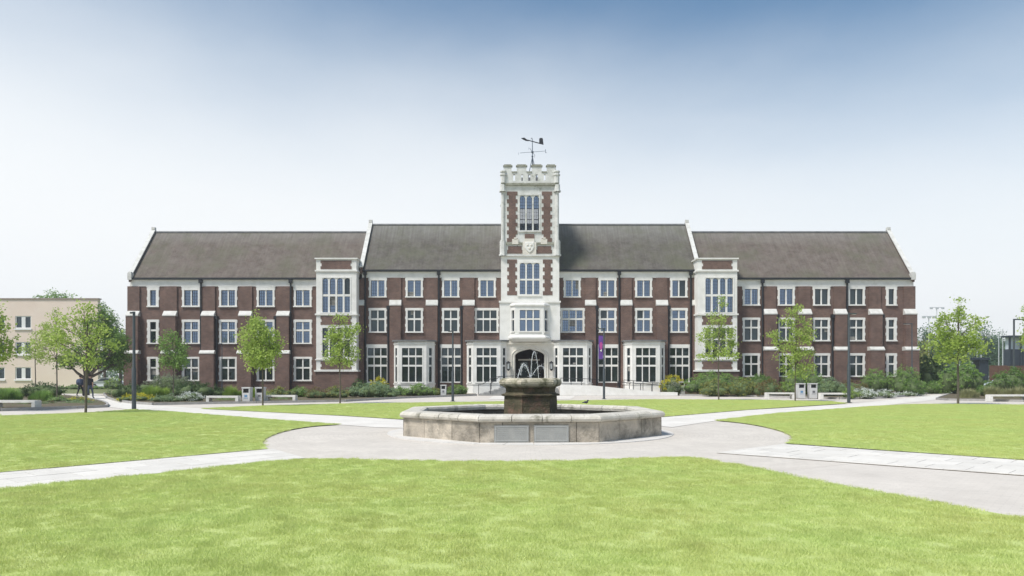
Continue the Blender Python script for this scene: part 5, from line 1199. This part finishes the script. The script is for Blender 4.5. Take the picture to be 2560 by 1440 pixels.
TROU = mat('black trousers', (.015, .015, .018), .8); JEANS = mat('blue grey jeans', (.09, .11, .16), .8); SHOE = mat('dark shoes', (.03, .03, .03), .6); HAIR = mat('dark hair', (.03, .02, .015), .6)
o, X, D, k = person(201, 992, 1.72, 'person in navy jacket and black trousers walking away with a backpack', JACKET, TROU, HAIR, .55)
s = MB(); BG = mat('blue grey backpack fabric', (.07, .09, .15), .8)
rr = lambda q, z, y0=0: [(X+a*q, D-.13*k-.20*c*q, z*k) for a, c in ((-.17, 0), (-.15, .8), (0, 1), (.15, .8), (.17, 0))]
s.loft([rr(.75, .98), rr(1.05, 1.03), rr(1.1, 1.2), rr(1, 1.38), rr(.6, 1.46)]); bp = s.build('backpack', BG, label='blue grey backpack worn by the walker in the navy jacket', cat='backpack')
s = MB(); s.loft([[(X+a, D-.335*k, z) for a, z in ((-.1, 1.02*k), (.1, 1.02*k), (.1, 1.18*k), (-.1, 1.18*k))], [(X+a, D-.37*k, z) for a, z in ((-.09, 1.03*k), (.09, 1.03*k), (.09, 1.17*k), (-.09, 1.17*k))]]); s.build('front_pocket', JACKET, bp)
person(225, 997, 1.78, 'person in black short sleeved shirt and blue grey jeans walking away', TEE, JEANS, HAIR, .5)
# ------------------------------------------------------------ background left: pale pink block
PINK = mat('pale pink render', (.76, .63, .54), .9, (.72, .595, .51), .5, 8, spots=(.4, (.76, .645, .56), .45, .65))
PB = 100.0; pb = empty('pink_building', (px(100, PB), PB, 0), label='pale pink flat roofed three storey building at the left behind young trees', cat='building')
FP = Frame(0, PB); wins = []
for (a, b) in ((-30, 12), (38, 78)):
    for (c, d) in ((790, 821), (855, 886), (918, 948)): wins.append(rect(a, b, c, d, PB))
s = MB(); panel(s, FP, px(-160, PB), px(245, PB), 0, pz(748, PB), wins, .3); s.box(px(245, PB)-.3, px(245, PB), PB+.301, PB+.6, 0, pz(748, PB)); s.box(px(-160, PB), px(245, PB)-.31, PB+.45, PB+.6, 0, pz(748, PB)-.02); s.build('wall', PINK, pb)
s = MB(); s.box(px(-160, PB)-.1, px(245, PB)+.12, PB-.12, PB+.7, pz(748, PB), pz(745.5, PB)); s.build('roof_edge', mat('brown grey roof edge', (.30, .24, .21), .8), pb)
PW = mat('white window frame', (.75, .75, .74), .6)
for (a, b, c, d) in wins:
    s = MB(); m_ = (a+b)/2
    for q in ((a, a+.12, c, d), (b-.12, b, c, d), (a+.12, b-.12, c, c+.12), (a+.12, b-.12, d-.12, d), (m_-.26, m_+.26, c+.12, d-.12)): s.fbox(FP, q[0], q[1], -.22, -.06, q[2], q[3])
    s.fbox(FP, a-.1, b+.1, .003, .14, c-.22, c-.02); w_ = s.build('window', PW, pb)
    for (p, q) in ((a+.12, m_-.26), (m_+.26, b-.12)): s = MB(); s.fbox(FP, p, q, -.2, -.16, c+.12, d-.12); s.build('pane', GLASSLOW, w_)
tree('rounded tree top showing above the roof of the pink building', 150, 985, [(145,742,26,10),(165,746,20,8),(110,746,16,5),(150,765,40,20)], L_GREEN, .3, 60, .3, D=125, spread=.5, fork=780)
tree('dark green tree behind the right corner of the pink building', 262, 985, [(258,800,26,30),(280,812,16,20),(250,775,10,16),(262,840,34,30),(290,860,26,40)], L_DK2, .26, 80, .2, D=108, spread=.4, fork=890)
tree('low green trees filling the gap left of the hall', 300, 985, [(295,850,24,26),(312,880,20,30),(285,900,36,28),(318,845,14,20)], L_GREEN, .22, 110, .2, D=92, spread=.35, fork=920)
S('low yellow green hedge at the end of the left path', 250, 300, 944, 970, L_CLIME, D=88, lumps=4, lsize=.14, dens=300)
S('long low clipped hedge along the foot of the pink building', 135, 262, 962, 972, L_GREEN, D=90, lumps=8, lsize=.14, dens=350, dep=.6)
# ------------------------------------------------------------ cars half hidden behind the planting
def car(x, D, label, paint, rz=0):
    X = px(x, D); o = empty('parked_car', (X, D, 0), rz=0, label=label, cat='car'); y0, y1 = D-.85, D+.85
    prof = [(-2.1, .32), (-2.15, .62), (-1.95, .86), (-1.1, .98), (-.45, 1.40), (.35, 1.47), (1.15, 1.40), (1.85, 1.0), (2.1, .92), (2.13, .5), (2.05, .32)]
    s = MB(); s.loft([[(X+a, y, z) for a, z in p_] for y, p_ in ((y0+.12, [(a*.98, z*.97) for a, z in prof]), (y0, [(a, min(z, .95)) for a, z in prof]), (y0+.02, [(a, z) if z < .99 else (a*.93, z*.985) for a, z in prof]), (y1-.02, [(a, z) if z < .99 else (a*.93, z*.985) for a, z in prof]), (y1, [(a, min(z, .95)) for a, z in prof]))]); s.build('body', paint, o)
    s = MB(); wl = [(-.95, 1.0), (-.42, 1.34), (.3, 1.41), (1.05, 1.34), (1.6, 1.02)]
    s.loft([[(X+a*.95, y, z) for a, z in wl] for y in (y0-.005, y1+.005)]); s.build('window', GLASSLOW, o)
    for wx in (-1.3, 1.3):
        for wy in (y0-.01, y1-.21):
            s = MB(); s.tube([(X+wx, wy, .32), (X+wx, wy+.22, .32)], .32, 16, smooth=False); w_ = s.build('wheel', BLACK, o); s = MB(); s.tube([(X+wx, wy-.005, .32), (X+wx, wy+.225, .32)], .19, 12, smooth=False); s.build('rim', mat('alloy rim', (.4, .4, .42), .3, metal=.8), w_)
    for sx in (-2.12, 2.1): s = MB(); s.box(X+sx-.03, X+sx+.03, y0+.1, y0+.4, .62, .78); s.build('headlight' if sx < 0 else 'tail_light', mat('car lamp', (.6, .6, .6) if sx < 0 else (.4, .03, .03), .2), o)
car(2510, 84, 'silver blue parked car, only its roof showing over the right-hand planting', mat('silver blue car paint', (.55, .60, .68), .25, spec=.6))
car(268, 96, 'pale parked car half hidden at the end of the left path', mat('pale car paint', (.62, .64, .66), .25, spec=.6))
# ------------------------------------------------------------ background right
def fartree(x, yt, yb, w_, D, label, m, seed=0):
    h = yb-yt; bl = [(x+random.uniform(-.3, .3)*w_, yt+h*f_, w_*(.35+.25*f_)*random.uniform(.8, 1.1), h*.2) for f_ in (.17, .35, .5, .68, .8)]+[(x-.3*w_, yt+.5*h, w_*.35, h*.25), (x+.3*w_, yt+.45*h, w_*.35, h*.25)]
    tree(label, x, yb, bl, m, .34, 42, .25, D=D, spread=.6, group='trees beyond the right end of the hall', fork=yb-h*.12, ncl=20)
fartree(2318, 814, 945, 46, 150, 'dark blue green distant tree just right of the hall', L_FAR)
fartree(2360, 826, 945, 50, 150, 'distant tree behind the left side of the lone tree', L_FAR)
fartree(2405, 832, 945, 46, 160, 'distant tree directly behind the lone tree', L_FAR)
fartree(2465, 816, 945, 56, 150, 'tallest distant rounded tree right of the lone tree', L_FAR)
fartree(2500, 838, 945, 44, 155, 'distant tree among the pale masts', L_FAR)
fartree(2545, 850, 945, 46, 160, 'distant tree behind the dark blue building', L_FAR)
fartree(2306, 858, 950, 30, 110, 'russet tinged smaller tree at the right corner of the hall', L_OLIVE)
MAST = mat('pale galvanised mast', (.50, .53, .54), .5, metal=.2)
def mast(x, yt, D, label, bar=0, r_=.11):
    X = px(x, D); H = pz(yt, D); s = MB(); o = empty('floodlight_mast' if bar else 'pale_mast', (X, D, 0), label=label, cat='mast', group='pale masts beyond the right end of the hall'); s.tube([(X, D, 0), (X, D, H)], [r_, r_*.6], 8); s.build('pole', MAST, o)
    if bar:
        s = MB(); s.box(X-bar, X+bar, D-.05, D+.05, H-.12, H); s.build('crossbar', MAST, o)
        for i in range(3): s = MB(); q = X+(i-1)*bar*.8; s.box(q-.28, q+.28, D-.3, D+.05, H-.45, H-.13); s.build('floodlight', MAST, o)
for a in ((2322,790,140,'floodlight mast right of the hall with short crossbar',1.3),(2342,768,170,'tallest and faintest floodlight mast',1.7),(2453,812,120,'thick pale mast right of the lone tree',0),(2497,836,120,'pale mast left of the dark blue building',0),(2507,822,130,'thin pale mast second from the dark blue building',0),(2443,835,125,'thin pale mast just left of the thick one',0)): mast(a[0], a[1], a[2], a[3], a[4])
DKB = mat('dark blue cladding', (.03, .04, .055), .6); DB_ = 115
s = MB(); s.box(px(2521, DB_), px(2640, DB_), DB_, DB_+1.2, 0, pz(873, DB_)); nb = empty('sports_pavilion', (px(2560, DB_), DB_, 0), label='dark blue and white boxy building at the right edge of the photo', cat='building'); s.build('lower_wall', DKB, nb)
s = MB(); s.box(px(2526, DB_), px(2640, DB_), DB_+.3, DB_+1.2, pz(873, DB_)+.002, pz(843, DB_)); s.build('upper_wall', mat('pale blue white cladding', (.55, .60, .66), .6), nb)
s = MB(); s.box(px(2516, DB_), px(2645, DB_), DB_-.6, DB_+1.3, pz(843, DB_)+.002, pz(839, DB_)); s.build('roof_edge', DKB, nb)
for x in (2521, 2549): s = MB(); s.box(px(x, DB_), px(x+3, DB_), DB_-.3, DB_-.02, 0, pz(843, DB_)); s.build('column', DKB, nb)
D_ = 95; fo = empty('steel_frame', (px(2536, D_), D_, 0), label='tall grey steel goal-like frame at the right edge of the photo', cat='frame')
s = MB(); s.box(px(2534.5, D_), px(2537.5, D_), D_, D_+.16, 0, pz(800, D_)); s.build('upright', STEEL, fo)
s = MB(); s.box(px(2640, D_)-.16, px(2640, D_), D_, D_+.16, 0, pz(800, D_)); s.build('upright', STEEL, fo)
s = MB(); s.box(px(2534.5, D_), px(2640, D_), D_-.01, D_+.17, pz(800, D_)+.001, pz(797, D_)); s.build('crossbar', STEEL, fo)
D_ = 92; sh_ = empty('flat_shelter', (px(2440, D_), D_, 0), label='low dark flat roofed shelter behind the lone tree on the right', cat='shelter')
s = MB(); s.box(px(2398, D_), px(2476, D_), D_, D_+1.6, pz(900, D_), pz(894, D_)); s.build('roof', DKB, sh_)
s = MB(); s.box(px(2452, D_), px(2474, D_), D_+.2, D_+1.5, 0, pz(900, D_)-.002); s.build('wall', DKB, sh_)
for x in (2402, 2428): s = MB(); s.box(px(x, D_), px(x+2.5, D_), D_+.3, D_+.45, 0, pz(900, D_)-.002); s.build('post', MAST, sh_)
RF = mat('russet brown fence boards', (.12, .06, .045), .9, (.16, .09, .06), 2); D_ = 98
fe = empty('board_fence', (px(2520, D_), D_, 0), label='russet brown board fence low behind the right-hand planting', cat='fence')
x = px(2474, D_)
while x < px(2640, D_): s = MB(); s.box(x, x+.58, D_, D_+.05, 0, pz(914, D_)+random.uniform(-.03, .03)); s.build('board', RF, fe); x += .6
# distant wood closing the horizon, and the one behind the camera that the lower windows mirror
def wood(name, x0, x1, yc, zmax, n, m, label, size=.7):
    X = RNG.uniform(x0, x1, n); Y = yc+RNG.uniform(-6, 6, n); hh = zmax*(.7+.3*np.sin(X*.11)*np.cos(X*.05+1)+.1*np.sin(X*.5)); Z = RNG.uniform(0, 1, n)**.8*hh
    o = empty(name+'_anchor', (0, 0, 0)); ob = leaves(np.stack([X, Y, Z], 1), size, m, name, o); bpy.data.objects.remove(o); tag(ob, label=label, cat='wood', kind='stuff'); return ob
wood('far_wood', -150, -30, 175, 8, 9000, L_FAR, 'far band of trees closing the horizon on the left')
wood('far_wood', 42, 170, 190, 7.5, 9000, L_FAR, 'far band of trees closing the horizon on the right')
wood('rear_wood', -75, 80, -62, 10.5, 26000, L_DK2, 'belt of trees across the lawn behind the camera, mirrored in the lower windows', size=.9)

# ------------------------------------------------------------ thin summer haze in the air
hm = bpy.data.materials.new('thin haze'); hm.use_nodes = True; t = hm.node_tree; t.nodes.clear()
vo_ = N(t, 'ShaderNodeVolumePrincipled'); vo_.inputs['Color'].default_value = (.95, .97, 1, 1); vo_.inputs['Density'].default_value = .0007; vo_.inputs['Anisotropy'].default_value = .3
ou = N(t, 'ShaderNodeOutputMaterial'); t.links.new(vo_.outputs[0], ou.inputs['Volume'])
s = MB(); s.box(-310, 310, -110, 330, -1.02, 29); s.build('haze', hm, kind='stuff', label='thin pale summer haze filling the air over the whole campus')
